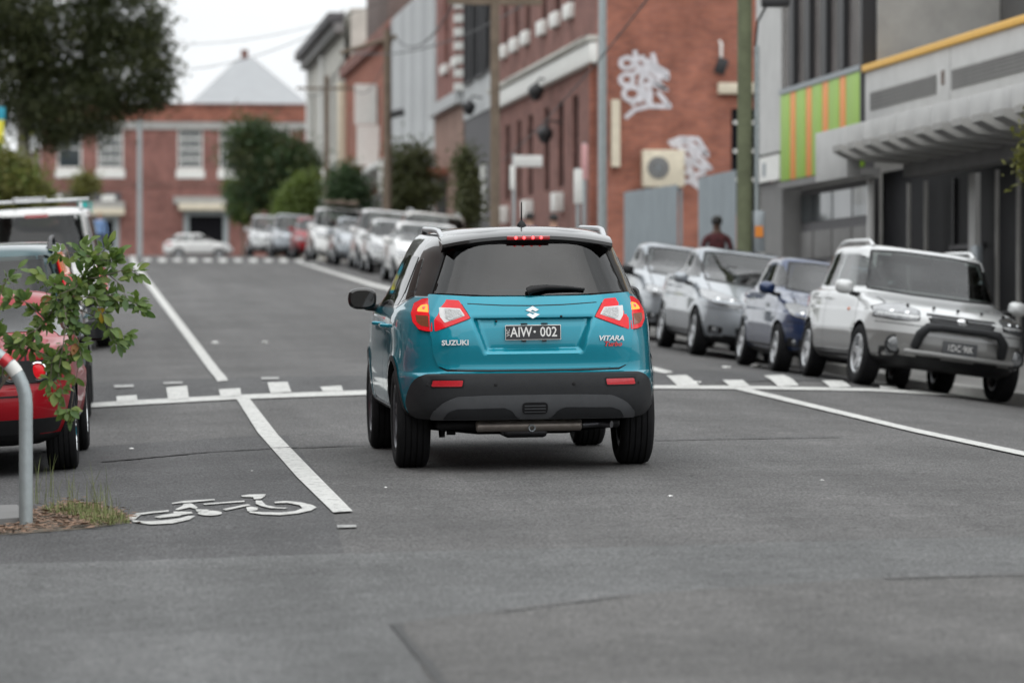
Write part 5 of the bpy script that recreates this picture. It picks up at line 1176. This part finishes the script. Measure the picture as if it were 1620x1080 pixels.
# pale hip roof behind it
Y9 = 262; b0, b1 = atY(300, 165, Y9), atY(492, 165, Y9); pk = atY(388, 94, Y9+9)
r = empty('hip_roof_hall', ((b0.x+b1.x)/2, Y9+8, 3.5)); tag(r, 'hall with pale pointed tin roof behind the brick store', 'building')
hx = (b1.x-b0.x)/2; zb_ = b0.z-3.5; zp = pk.z-3.5; px_ = pk.x-(b0.x+b1.x)/2
bm = bmesh.new(); V = [bm.verts.new(c) for c in ((-hx, -8, zb_), (hx, -8, zb_), (hx, 12, zb_), (-hx, 12, zb_), (px_-.6, 0, zp), (px_+.6, 0, zp), (px_+.6, 6, zp), (px_-.6, 6, zp))]
for f in ((0, 1, 5, 4), (1, 2, 6, 5), (2, 3, 7, 6), (3, 0, 4, 7), (4, 5, 6, 7), (3, 2, 1, 0)): bm.faces.new([V[i] for i in f])
ro = obj('roof', bm, 'tin_roof', r); box('wall', -hx+.3, hx-.3, -7.7, 11.7, -1, zb_-.002, 'brick_rose', r); box('chimney', px_-.25, px_+.25, 2, 2.5, zp-.2, zp+.75, 'brick_brown', ro)
# --- unseen left warehouse, added to shade and reflect in the cars
bmx = [(4+6*k, 6.4+6*k, .2, 2.2) for k in range(15)]
r = empty('reflection_warehouse', (-6.0, -10, 0), PI/2); tag(r, 'unseen dark brick warehouse added for reflections along the left-hand footpath', 'building')
o = obj('wall', wall_mesh(98, -4, 7.0, bmx, .2), 'brick_old', r); box('wall', 0, 98, .3, 10, -4, 6.99, 'brick_old', r)
for q in bmx: window(r, *q, nx=2, nz=3, frame='trim_white')
r.matrix_world = Matrix.Translation((-6.0, -30, 0)) @ Matrix.Rotation(PI/2, 4, 'Z')
# hoarding across the vacant lot between the two buildings
y0, y1 = along(1168)+.2, along(1106); y2, y3 = along(1072), along(988)
for a, b, zt0, zt1, lab in ((y0, y1, atX(1168, 268, XB).z, atX(1106, 281, XB).z, 'grey sheet-metal hoarding beside the mossy timber pole'), (y2, y3, atX(1072, 292, XB).z, atX(988, 304, XB).z, 'grey sheet-metal hoarding in front of the air-conditioner wall')):
    hr = empty('hoarding', (XB, a, FP(XB, a))); tag(hr, lab, 'fence', 'hoarding panels'); n = max(2, int((b-a)/1.15)); zbase = hr.location.z
    for k in range(n):
        ya, yb = (b-a)*k/n+.01, (b-a)*(k+1)/n-.01; zt = (zt0+(zt1-zt0)*(k+.5)/n)-zbase; bm = bmesh.new(); m_ = 14; rows = []
        for i in range(m_+1): y = ya+(yb-ya)*i/m_; x = .015*(1 if i % 2 else -1); rows.append((bm.verts.new((x, y, -.3)), bm.verts.new((x, y, zt))))
        for p, q in zip(rows, rows[1:]): bm.faces.new((p[0], p[1], q[1], q[0]))
        obj('panel', bm, 'hoarding', hr)
    for k in range(n+1): box('post', .04, .10, (b-a)*k/n-.03, (b-a)*k/n+.03, -.3, min(zt0, zt1)-zbase-.1, 'steel_grey', hr)
# side passage seen through the gap: a low white tank
p = at(1087, 392, FP)
# ------------------------------------------------------------------ trees
def crown_mesh(ells, n, size, seed, dj=2.5, clump=28, cr=.45, flat=False):
    """leaf-sized faces gathered in clumps through the volume of several ellipsoids; ells: (centre, radii)"""
    rg = np.random.default_rng(seed); vol = np.array([r.x*r.y*r.z for c, r in ells])**.67; vol /= vol.sum(); nc = n//clump
    C = []
    for k in range(nc):
        i = rg.choice(len(ells), p=vol); c, r = ells[i]; v = rg.normal(size=3); v /= np.linalg.norm(v); q = rg.uniform(.35, 1.0)**.45
        C.append([c.x+v[0]*r.x*q, c.y+v[1]*r.y*q, c.z+v[2]*r.z*q])
    C = np.repeat(np.array(C), clump, 0); m = len(C); C += rg.normal(size=(m, 3))*cr*np.array([1, 1, .75])*rg.uniform(.5, 1.1, (m, 1))
    a = rg.normal(size=(m, 3)); a /= np.linalg.norm(a, axis=1)[:, None]; b = rg.normal(size=(m, 3)); b -= a*(a*b).sum(1)[:, None]; b /= np.linalg.norm(b, axis=1)[:, None]
    s = size*rg.uniform(.55, 1.25, (m, 1)); V = np.stack([C-a*s, C+b*s*.42, C+a*s, C-b*s*.42], 1).reshape(-1, 3)
    return V, m
def mesh_np(name, V, m, mt, parent):
    me = bpy.data.meshes.new(name); me.vertices.add(len(V)); me.vertices.foreach_set('co', V.ravel().astype(np.float32)); me.loops.add(m*4); me.loops.foreach_set('vertex_index', np.arange(m*4, dtype=np.int32))
    me.polygons.add(m); me.polygons.foreach_set('loop_start', np.arange(0, m*4, 4, dtype=np.int32)); me.update(calc_edges=True); me.validate(); me.materials.append(matl(mt))
    return link(bpy.data.objects.new(name, me), parent)
def tree(name, label, base, d, ells_px, n, size, mt, trunk_r=.15, bark='bark', depth=1.0, group=None, cr=.45, lean=(0, 0), kind='tree', second=None, seed=None, limbs=True):
    r = empty(name, base); tag(r, label, kind, group); E = []; s = d/FPX
    for px, py, rx, ry in ells_px:
        c = P(px, py, d)-Vector(base); E.append((c, Vector((rx*s, min(rx, ry*1.2)*s*depth, ry*s))))
    sd = seed or int(abs(base[0])*100+abs(base[1])*7) % 9999
    if second: V, m = crown_mesh(E, int(n*.35), size, sd+1, cr=cr); mesh_np('crown', V, m, second, r); n = int(n*.65)
    V, m = crown_mesh(E, n, size, sd, cr=cr); mesh_np('crown', V, m, mt, r)
    top = max(E, key=lambda e: e[0].z)[0]; low = min(e[0].z-e[1].z for e in E)
    bm = bmesh.new(); hz = top.z*.8; pts = [Vector((0, 0, -.1)), Vector((0.03, 0, max(.3, low*.5))), Vector((top.x*.25, top.y*.3, max(.6, low+.2*(top.z-low)))), Vector((top.x*.7, top.y*.7, hz))]
    tube(bm, pts, [trunk_r*1.25, trunk_r, trunk_r*.75, trunk_r*.25], 10)
    tr = obj('trunk', bm, bark, r, 60)
    if limbs:
        for k, (c, rr) in enumerate(E): bm = bmesh.new(); j = pts[2]; tube(bm, [j, (j+c)*.5+Vector((0, 0, -.1)), c+Vector((0, 0, rr.z*.3))], [trunk_r*.45, trunk_r*.3, trunk_r*.08], 7); obj('limb', bm, bark, tr, 60)
    return r
def foot(px, d, h=FP):
    p = P(px, 400, d); return (p.x, p.y, h(p.x, p.y))
tree('conifer_tree', 'big dark conifer overhanging the street at the upper edge', foot(36, 130), 130, [(40, -20, 150, 150), (195, 105, 78, 82), (120, 165, 78, 62), (205, 20, 55, 80), (-20, 90, 110, 120), (80, 195, 50, 42), (245, 130, 26, 45)], 72000, .10, 'crown_conifer', .27, 'bark_pale', second='crown_olive', cr=.34)
tree('street_tree', 'round dense dark tree hiding the far shopfronts', foot(436, 185), 185, [(396, 232, 34, 42), (455, 268, 46, 50), (420, 298, 44, 32), (484, 290, 20, 32)], 17000, .15, 'crown_evergreen', .25, second='crown_olive', cr=.5)
tree('street_tree', 'small pale green tree in front of the round dark tree', foot(474, 168), 168, [(472, 325, 26, 38), (490, 300, 16, 26), (455, 345, 16, 22)], 8000, .11, 'crown_lime', .09, cr=.3)
tree('street_tree', 'small green tree by the corner shopfront with awning', foot(384, 205), 205, [(384, 325, 20, 30), (376, 300, 13, 14)], 2500, .2, 'crown_evergreen', .07, cr=.3, second='crown_lime')
tree('street_tree', 'olive upright tree in front of the grey hall', foot(648, 128), 128, [(632, 275, 11, 50), (662, 282, 13, 58), (648, 310, 26, 34), (682, 300, 6, 30)], 6000, .10, 'crown_olive', .08, cr=.28)
tree('street_tree', 'narrow dark tree against the charcoal building', foot(738, 98), 98, [(738, 300, 10, 52), (733, 255, 6, 28), (745, 325, 10, 30)], 3600, .075, 'crown_olive', .06, cr=.2)
tree('street_tree', 'low dark tree beside the far parked pickup', foot(552, 150), 150, [(548, 295, 20, 34), (565, 310, 16, 26), (532, 310, 12, 22)], 4500, .10, 'crown_evergreen', .08, cr=.3)
tree('garden_shrub', 'yellow-green bushy shrub behind the white van', foot(18, 96), 96, [(20, 300, 40, 55), (55, 325, 24, 35), (-20, 290, 40, 70)], 14000, .08, 'crown_yellow', .06, cr=.25, second='crown_lime', kind='shrub')
tree('sapling', 'thin green sapling in front of the dark shop sign', foot(137, 160), 160, [(137, 292, 14, 20), (128, 300, 8, 12)], 900, .14, 'crown_yellow', .04, cr=.25)
tree('street_tree', 'leafy twig end of a tree at the right edge', foot(1668, 44), 44, [(1672, 200, 46, 70), (1622, 262, 16, 24), (1640, 240, 20, 40)], 2600, .045, 'crown_yellow', .05, cr=.10)
# ------------------------------------------------------------------ poles, signs, wires
def pole(name, label, px, d, ytop, rad, m, group=None, rtop=None, h=FP):
    b = foot(px, d, h); zt = P(px, ytop, d).z-b[2]; r = empty(name, b); tag(r, label, 'pole', group)
    bm = bmesh.new(); tube(bm, [(0, 0, -.2), (0, 0, zt*.5), (0, 0, zt)], [rad, (rad+(rtop or rad))/2, rtop or rad], 14); obj('shaft', bm, m, r, 60); return r, zt
r, zt = pole('timber_pole', 'mossy timber power pole beside the hoarding', 1178, 56, -330, .115, 'timber_green', rtop=.10)
bm = bmesh.new(); tube(bm, [(.17, -.03, -.1), (.17, -.03, 4.5)], .04, 8); obj('conduit', bm, 'galvanised', r, 60)
box('notice', .06, .30, -.14, -.12, .15, .62, 'trim_white', r); box('notice', .10, .27, -.15, -.13, 1.2, 1.5, 'render_white', r); box('meter_box', .12, .28, -.12, .1, 1.5, 2.1, 'steel_grey', r, .01); box('sticker', .13, .25, -.135, -.125, 1.72, 1.88, 'panel_orange', r); box('notice', -.08, .08, -.13, -.115, .68, .85, 'cream', r)
bm = bmesh.new(); tube(bm, [(.15, 0, 4.45), (.18, -.05, 4.85), (.30, -.1, 5.08)], .018, 8); la = obj('lamp_bracket', bm, 'black_metal', r, 60); box('lamp_head', .22, .62, -.3, -.05, 5.06, 5.2, 'black_metal', la, .03)
r, zt = pole('light_pole', 'slim pale green steel light pole in front of the brick corner', 953, 72, -300, .085, 'galvanised', rtop=.07)
r2, zt2 = pole('timber_pole', 'brown timber power pole in front of the warehouse', 783, 89, -60, .12, 'timber_pole', rtop=.10)
bm = bmesh.new(); bx(bm, -1.1, 1.1, -.06, .06, zt2-1.0, zt2-.86); obj('cross_arm', bm, 'timber_pole', r2)
r3, zt3 = pole('timber_pole', 'dark timber power pole with slanting cross-arm far up the row', 613, 122, 48, .14, 'timber_pole', rtop=.12)
bm = bmesh.new(); tube(bm, [(-1.5, 0, zt3-.75), (.3, 0, zt3-.2)], .07, 6); obj('cross_arm', bm, 'timber_pole', r3)
bm = bmesh.new(); tube(bm, [(.1, -.2, zt3-2.7), (.5, -.3, zt3-2.6)], .12, 8); obj('transformer', bm, 'black_metal', r3)
r4, zt4 = pole('light_pole', 'tall pale pole standing in front of the brick store', 221, 233, 190, .16, 'galvanised', h=lambda x, y: prof(y)+.1, rtop=.13)
r5, zt5 = pole('timber_pole', 'thin far timber pole in front of the grey corner building', 517, 165, 120, .11, 'timber_pole')
bm = bmesh.new(); bx(bm, -1.3, 1.3, -.05, .05, zt5-.6, zt5-.5); obj('cross_arm', bm, 'timber_pole', r5)
def sign(label, px, d, panels, post=None, m='galvanised'):
    b = foot(px, d); r = empty('street_sign', b); tag(r, label, 'sign'); top_ = max(P(px, y0, d).z for x0, x1, y0, y1, mm in panels)-b[2]
    bm = bmesh.new(); tube(bm, [(0, 0, -.1), (0, 0, top_+.03)], .035, 8); obj('post', bm, m, r, 60)
    for x0, x1, y0, y1, mm in panels:
        a, q = P(x0, y0, d)-Vector(b), P(x1, y1, d)-Vector(b); box('plate', a.x, q.x, -.06, -.04, q.z, a.z, mm, r, .004)
    return r
sign('pale street-name blade on a post above the SUV roof', 813, 84, [(812, 858, 246, 264, 'render_white'), (806, 814, 262, 300, 'trim_white')])
sign('white parking sign on a post by the light pole', 914, 78, [(907, 921, 268, 322, 'trim_white')])
mat('banner_pink', (.55, .30, .30), .7); mat('sign_teal', (.02, .38, .36), .6); mat('sign_blue', (.02, .30, .42), .6); mat('sign_yellow', (.65, .60, .05), .6)
sign('pinkish vertical banner sign beside the brick corner', 924, 83, [(919, 929, 228, 284, 'banner_pink')])
sign('white sign on a reddish post in front of the terrace', 603, 140, [(598, 608, 255, 305, 'trim_white')])
sign('teal sign above the white van', 131, 110, [(124, 145, 320, 340, 'sign_teal')])
sign('blue and yellow sign at the left edge', -2, 118, [(-12, 8, 170, 190, 'sign_blue'), (-12, 6, 190, 236, 'sign_yellow')])
sign('white sign board far up the row by the low tree', 514, 170, [(508, 520, 268, 300, 'trim_white')])
for px, py, d, lab in ((742, 170, 121, 'black wall lantern on the charcoal building'), (848, 145, 103, 'black wall lantern below the white cornice'), (862, 212, 101, 'black wall lantern between the lower windows')):
    p = atX(px, py, XB-.45); r = empty('wall_lantern', p); tag(r, lab, 'lamp'); bm = bmesh.new(); lathe(bm, [(.05, .22), (.2, .1), (.22, 0), (.12, -.22), (.05, -.25)], 'z', 10); obj('lantern_head', bm, 'black_metal', r); bm = bmesh.new(); tube(bm, [(0, 0, .2), (.1, 0, .35), (.45, 0, .3)], .03, 6); obj('lantern_arm', bm, 'black_metal', r)
def wire(label, a, b, sag=.5, rad=.012):
    bm = bmesh.new(); pts = [a.lerp(b, k/16)-Vector((0, 0, sag*4*(k/16)*(1-k/16))) for k in range(17)]; tube(bm, pts, rad, 5); tag(obj('power_cable', bm, 'black_metal'), label, 'cable')
top = lambda r, zt, dx=0, dz=-.9: Vector(r.location)+Vector((dx, 0, zt+dz))
wire('cable from the brown pole towards the right, above the cornice', top(r2, zt2, .2, -4.6), P(1030, -8, 60), .15, .014)
wire('heavy cable between the brown pole and the dark far pole', top(r2, zt2, -.9, -.85), top(r3, zt3, .3, -.3), .6, .025)
wire('second cable between the brown pole and the dark far pole', top(r2, zt2, .9, -.85), top(r3, zt3, -1.2, -.7), .5, .02)
wire('cable from the dark far pole to the thin far pole', top(r3, zt3, -1.3, -.7), top(r5, zt5, -1.2, -.55), .8, .02)
wire('second cable from the dark far pole to the thin far pole', top(r3, zt3, .2, -.2), top(r5, zt5, 1.2, -.55), .8, .02)
wire('upper faint cable crossing the white sky', P(240, 70, 120), P(640, -12, 120), .5, .010)
wire('lower faint cable crossing the white sky', P(240, 112, 120), P(560, 18, 120), .5, .012)
wire('cable along the warehouse cornice', atX(800, 128, XB-.6), atX(930, 55, XB-.6), .1, .015)
# ------------------------------------------------------------------ people
def person(label, base, shirt, legs, skin='skin', rz=0, hgt=1.75, stride=.12, hair='hair_dark'):
    s = hgt/1.75; r = empty('person', base, rz); tag(r, label, 'person')
    J = [(0, 0, .95, .15, .11), (0, 0, 1.12, .14, .10), (0, 0, 1.32, .17, .11), (0, 0, 1.45, .10, .08), (0, .01, 1.53, .055, .055), (0, .02, 1.61, .075, .09), (0, .02, 1.69, .07, .085), (0, .02, 1.745, .035, .045)]
    E = [(i, i+1) for i in range(7)]
    for sg in (-1, 1):
        n = len(J); J += [(sg*.10, 0, .90, .09, .09), (sg*.11, sg*stride*.5, .50, .062, .065), (sg*.11, sg*stride-.04, .09, .042, .045), (sg*.12, sg*stride+.12, .04, .04, .03)]; E += [(0, n), (n, n+1), (n+1, n+2), (n+2, n+3)]
        n = len(J); J += [(sg*.19, 0, 1.40, .06, .06), (sg*.25, -.02-sg*stride*.3, 1.12, .045, .045), (sg*.25, .05-sg*stride*.6, .88, .034, .036), (sg*.24, .08-sg*stride*.6, .77, .028, .036)]; E += [(3, n), (n, n+1), (n+1, n+2), (n+2, n+3)]
    me = bpy.data.meshes.new('body'); me.from_pydata([(x*s, y*s, z*s) for x, y, z, a, b in J], E, []); o = bpy.data.objects.new('body', me); COL.objects.link(o)
    md = o.modifiers.new('s', 'SKIN'); o.modifiers.new('u', 'SUBSURF').levels = 2; o.modifiers['u'].render_levels = 2
    for i, sv in enumerate(me.skin_vertices[0].data): sv.radius = (J[i][3]*s, J[i][4]*s); sv.use_root = (i == 0)
    dg = bpy.context.evaluated_depsgraph_get(); m2 = bpy.data.meshes.new_from_object(o.evaluated_get(dg)); bpy.data.objects.remove(o)
    for q in (skin, shirt, legs, 'plastic_black'): m2.materials.append(matl(q))
    for p in m2.polygons:
        z = p.center.z/s; x = abs(p.center.x)/s
        p.material_index = 3 if z < .09 else 2 if z < .96 and x < .22 else 0 if z > 1.49 or (x > .2 and z < .84) else 1; p.use_smooth = True
    b = bpy.data.objects.new('body', m2); link(b, r)
    bm = bmesh.new(); bmesh.ops.create_icosphere(bm, subdivisions=3, radius=1)
    for v in bm.verts: v.co = Vector((v.co.x*.092*s, v.co.y*.108*s+.0*s, (1.685+v.co.z*.095)*s)); v.co.z = max(v.co.z, (1.64 if v.co.y < .02 else 1.70)*s)
    obj('hair', bm, hair, r, 60); return r
mat('shirt_plaid', (.075, .018, .022), .85, var=.6, scale=9); mat('shirt_blue', (.07, .12, .24), .85); mat('shirt_rust', (.20, .07, .05), .85); mat('denim', (.05, .07, .12), .85); mat('shirt_pale_blue', (.20, .32, .55), .85); mat('hair_fair', (.30, .19, .10), .7)
def stand(px, ytop, d, **k): p = foot(px, d); hgt = P(px, ytop, d).z-p[2]; print('PERSON', px, hgt); return p
for lab, px, yt, d, sh, lg, sk, rz, hr in (('person in dark maroon plaid shirt walking by the hoarding', 1134, 339, 68, 'shirt_plaid', 'denim', 'skin_dark', 0, 'hair_dark'),
        ('person in blue top on the footpath beyond the SUV roof', 838, 336, 84, 'shirt_blue', 'denim', 'skin', 0, 'hair_dark'), ('person in rust top on the footpath beyond the SUV roof', 876, 340, 82, 'shirt_rust', 'denim', 'skin', .3, 'hair_dark')):
    b = stand(px, yt, d); person(lab, b, sh, lg, sk, rz, hgt=min(1.9, max(1.55, P(px, yt, d).z-b[2])), hair=hr)
p = atY(157, 404, 214); b = (p.x, 214, G(p.x, 214)); person('person in pale blue jacket crossing at the far junction', (-1.0, 140, G(-1, 140)), 'shirt_pale_blue', 'denim', 'skin', PI, 1.72, hair='hair_fair').location = foot(158, 150, G)
# ------------------------------------------------------------------ bicycle hoop, kerb block, shrub, litter bed
D0 = at(41, 834); dh = D0.y/_F.y if False else (D0.dot(_F)); print('HOOP depth', dh)
r = empty('bicycle_hoop', D0); tag(r, 'galvanised bent-pipe bicycle hoop with red and white band at the left edge', 'bicycle rack')
def hp(px, py): return P(px, py, dh)-D0
rad_ = 11*dh/FPX
arc = [hp(41, 845), hp(41, 700), hp(41, 640)]+[hp(41-88*(1-math.cos(a)), 640-90*math.sin(a)) for a in [math.radians(10*k) for k in range(1, 10)]]+[hp(-150, 550)]+[hp(-150-88*math.sin(a), 550+90*(1-math.cos(a))) for a in [math.radians(10*k) for k in range(1, 10)]]+[hp(-238, 845)]
bm = bmesh.new(); tube(bm, arc, rad_, 20); obj('pipe', bm, 'galvanised', r, 60)
for a0, a1, m_ in ((46, 55, 'reflector_red'), (33, 45, 'trim_white')):
    bm = bmesh.new(); tube(bm, [hp(41-88*(1-math.cos(math.radians(a))), 640-90*math.sin(math.radians(a))) for a in np.linspace(a0, a1, 5)], rad_*1.03, 20, cap=False); obj('band', bm, m_, r, 60)
a, b = at(-70, 838), at(30, 836); pb = [at(-70, 840), at(32, 834), at(30, 812), at(-70, 814)]
bm = bmesh.new(); lo = [bm.verts.new(q+Vector((0, 0, -.05))) for q in pb]; hi = [bm.verts.new(q+Vector((0, 0, .055))) for q in pb]; bm.faces.new(hi)
for i in range(4): bm.faces.new((lo[i], lo[(i+1) % 4], hi[(i+1) % 4], hi[i]))
bmesh.ops.recalc_face_normals(bm, faces=bm.faces[:]); bmesh.ops.bevel(bm, geom=bm.edges[:], offset=.008, segments=2, affect='EDGES'); tag(obj('kerb_block', bm, 'concrete_dark', None, 40), 'low dark concrete kerb block beside the hoop', 'kerb block')
bed = [(-60, 850), (40, 845), (130, 838), (205, 828), (196, 818), (165, 803), (110, 795), (70, 806), (34, 810), (-60, 812)]
road_sheet('garden_bed', bed, .006, 'earth', None, .15); tag(bpy.data.objects['garden_bed'], 'strip of bare soil with litter under the hoop', kind='structure')
W_ = [at(*q) for q in bed]; poly = [(q.x, q.y) for q in W_]; rg = random.Random(4)
def rpt(pp):
    xs = [q[0] for q in pp]; ys = [q[1] for q in pp]
    while True:
        x, y = rg.uniform(min(xs), max(xs)), rg.uniform(min(ys), max(ys))
        if pip(pp, x, y): return x, y
V = []; F = []
for k in range(1900):
    x, y = rpt(poly); x += rg.gauss(0, .04); y += rg.gauss(0, .09); z = G(x, y)+.008+rg.uniform(0, .026); a = rg.uniform(0, 6.28); l = rg.uniform(.012, .04); t = rg.uniform(-.5, .5); n = len(V); c_, s_ = math.cos(a), math.sin(a)
    V += [(x-c_*l, y-s_*l, z), (x-s_*l*.3, y+c_*l*.3, z+l*t*.5+.003), (x+c_*l, y+s_*l, z+l*.3*rg.random()), (x+s_*l*.3, y-c_*l*.3, z)]; F.append((n, n+1, n+2, n+3))
tag(pyobj('leaf_litter', V, F, 'dry_leaf'), 'dry brown leaves and bark chips on the garden bed', 'leaf litter', kind='stuff')
V = []; F = []
gp = [(q.x, q.y) for q in [at(*q) for q in ((62, 812), (130, 806), (195, 822), (205, 832), (150, 836), (110, 822))]]
def blade(x, y, hgt, wd, lean, a):
    z = G(x, y)+.015; n = len(V); dx, dy = math.cos(a)*lean*hgt, math.sin(a)*lean*hgt; wx, wy = -math.sin(a)*wd, math.cos(a)*wd
    for t in (0, .5, .85): V.extend([(x+dx*t*t-wx*(1-t*.6), y+dy*t*t-wy*(1-t*.6), z+hgt*t), (x+dx*t*t+wx*(1-t*.6), y+dy*t*t+wy*(1-t*.6), z+hgt*t)])
    V.append((x+dx, y+dy, z+hgt)); F.extend([(n, n+1, n+3, n+2), (n+2, n+3, n+5, n+4), (n+4, n+5, n+6)])
for k in range(900): x, y = rpt(gp); blade(x, y, rg.uniform(.015, .06), .0022, rg.uniform(.1, 1.1), rg.uniform(0, 6.28))
for k in range(70): x, y = rpt(gp); blade(x, y, rg.uniform(.10, .24), .0016, rg.uniform(.1, .7), rg.uniform(0, 6.28))
for px, py in ((82, 805), (75, 790), (112, 808), (145, 812), (165, 815), (60, 800)):
    q = at(px, py)
    for k in range(7): blade(q.x+rg.uniform(-.03, .03), q.y+rg.uniform(-.05, .05), rg.uniform(.16, .30), .0018, rg.uniform(.05, .45), rg.uniform(0, 6.28))
tag(pyobj('grass', V, F, 'grass_blade'), 'weedy grass tufts growing at the end of the garden bed', 'grass', kind='stuff')
# leafy shrub in front of the red coupe
ds = dh+.35; base = Vector(P(-150, 835, ds)); base.z = G(base.x, base.y)+.02
r = empty('leafy_shrub', base); tag(r, 'leafy green shrub reaching in from the left edge before the red coupe', 'shrub')
S = lambda px, py, dd=0: P(px, py, ds+dd)-base
main = [S(-150, 835), S(-70, 720), S(5, 605, .05), S(45, 550, .05), S(72, 505), S(100, 470), S(128, 440, .1), S(150, 415, .1)]
br = [(main, .011), ([main[2], S(0, 560), S(-8, 500), S(5, 450), S(28, 425)], .006), ([main[4], S(45, 480, -.1), S(25, 470, -.1), S(5, 478, -.1)], .005), ([main[5], S(88, 450), S(70, 440, .1), S(52, 432, .1)], .004),
      ([main[6], S(150, 440), S(180, 432), S(205, 424), S(222, 436)], .005), ([main[7], S(165, 395), S(172, 384)], .004), ([main[7], S(140, 405, -.1), S(110, 400, -.1), S(92, 402)], .004), ([main[7], S(175, 412), S(190, 400)], .003),
      ([main[6], S(160, 465), S(185, 470), S(215, 480), S(228, 490)], .005), ([main[5], S(125, 490), S(150, 500), S(180, 520), S(196, 532)], .005), ([main[5], S(105, 505, -.15), S(100, 545, -.15), S(92, 590, -.15), S(100, 625, -.15), S(108, 660, -.15)], .005),
      ([main[3], S(70, 560, -.1), S(95, 575, -.1), S(75, 600, -.1)], .004), ([main[5], S(130, 520, -.1), S(118, 560, -.1), S(100, 580, -.1)], .004), ([main[3], S(25, 545), S(5, 540), S(-15, 520)], .004), ([main[4], S(60, 520, -.1), S(40, 530, -.1), S(30, 550, -.1)], .004),
      ([main[6], S(120, 455, -.1), S(95, 465, -.1), S(80, 480, -.1)], .004), ([main[7], S(190, 450), S(200, 470), S(170, 485)], .004), ([main[5], S(150, 470, -.1), S(165, 505, -.1), S(185, 545, -.1)], .004), ([main[5], S(112, 510, -.1), S(128, 560, -.15), S(118, 610, -.15), S(112, 650, -.15)], .004), ([S(100, 545, -.15), S(82, 570, -.15), S(80, 600, -.15), S(92, 640, -.15)], .004), ([main[7], S(125, 395), S(140, 384)], .003)]
for k, (pts, rd) in enumerate(br):
    bm = bmesh.new(); n = len(pts); tube(bm, pts, [rd*(1-.75*i/(n-1)) for i in range(n)], 6); obj('stem' if k == 0 else 'branch', bm, 'bark', r, 60)
lms = []
for wv, cup in ((.50, .12), (.58, .22), (.44, .08), (.54, .30)):
    vs = []; fs = []; prof_ = [(0, .03), (.18, .55), (.42, 1), (.68, .9), (.88, .5), (1, 0.03)]
    for t, wd in prof_: vs += [(-wv*.5*wd, t, cup*wd*wd*.5-.15*t*t), (0, t, -.15*t*t), (wv*.5*wd, t, cup*wd*wd*.5-.15*t*t)]
    for i in range(5): a = i*3; fs += [(a, a+1, a+4, a+3), (a+1, a+2, a+5, a+4)]
    for mm in ('leaf_green', 'leaf_dark', 'leaf_young', 'leaf_yellow', 'leaf_rust'):
        me = bpy.data.meshes.new('leaf'); me.from_pydata(vs, [], fs); me.update(); me.polygons.foreach_set('use_smooth', [True]*len(fs)); me.materials.append(matl(mm)); lms.append(me)
def leaf(p, dirv, size):
    u_ = rg.random(); mi = 0 if u_ < .45 else 1 if u_ < .70 else 2 if u_ < .97 else 3 if u_ < .985 else 4
    o = bpy.data.objects.new('leaf', lms[rg.randrange(4)*5+mi]); link(o, r)
    y = dirv.normalized(); up = Vector((rg.uniform(-.8, .8), rg.uniform(-1.7, .1), rg.uniform(.2, 1))).normalized(); x = y.cross(up).normalized(); z = x.cross(y)
    m = Matrix((x, y, z)).transposed().to_4x4(); m.translation = p; o.matrix_local = m @ Matrix.Scale(size, 4)
cnt = 0; total = 0; segs = []
for k, (pts, rd) in enumerate(br):
    for i, (a, b) in enumerate(zip(pts, pts[1:])):
        if k == 0 and i < 3: continue
        segs.append((a, b, (b-a).length))
tl = sum(s_[2] for s_ in segs); nodes = []
for a, b, l in segs:
    for j in range(max(1, round(84*l/tl))): nodes.append((a.lerp(b, (j+rg.random())/max(1, round(84*l/tl))), (b-a).normalized()))
def tuft(p, ax):
    dv = ax*rg.uniform(.2, 1)+Vector((rg.uniform(-1, 1), rg.uniform(-1, 1), rg.uniform(-.8, .8)))
    return p+dv.normalized()*rg.uniform(.004, .035), dv
for k in range(275):
    p, dv = tuft(*nodes[k % len(nodes)]); leaf(p, dv, rg.uniform(.055, .088)); cnt += 1
V = []; F = []; src = lms[0]; sv = [Vector(v.co) for v in src.vertices]; sf = [tuple(f.vertices) for f in src.polygons]
for k in range(900):                              # the inner leaves, too many to pick apart
    p, dv = tuft(*nodes[rg.randrange(len(nodes))]); y = dv.normalized(); up = Vector((rg.uniform(-.8, .8), rg.uniform(-1.7, .1), rg.uniform(.2, 1))).normalized(); x = y.cross(up).normalized(); z = x.cross(y); sz = rg.uniform(.045, .075); n = len(V)
    V += [p+(x*v.x+y*v.y+z*v.z)*sz+Vector((0, .03, 0)) for v in sv]; F += [tuple(i+n for i in f) for f in sf]
tag(pyobj('inner_leaves', V, F, 'leaf_green', r, True), kind='stuff')
for pts, rd in br[1:]: leaf(pts[-1], (pts[-1]-pts[-2])*1.0, .08); cnt += 1
print('LEAVES', cnt)
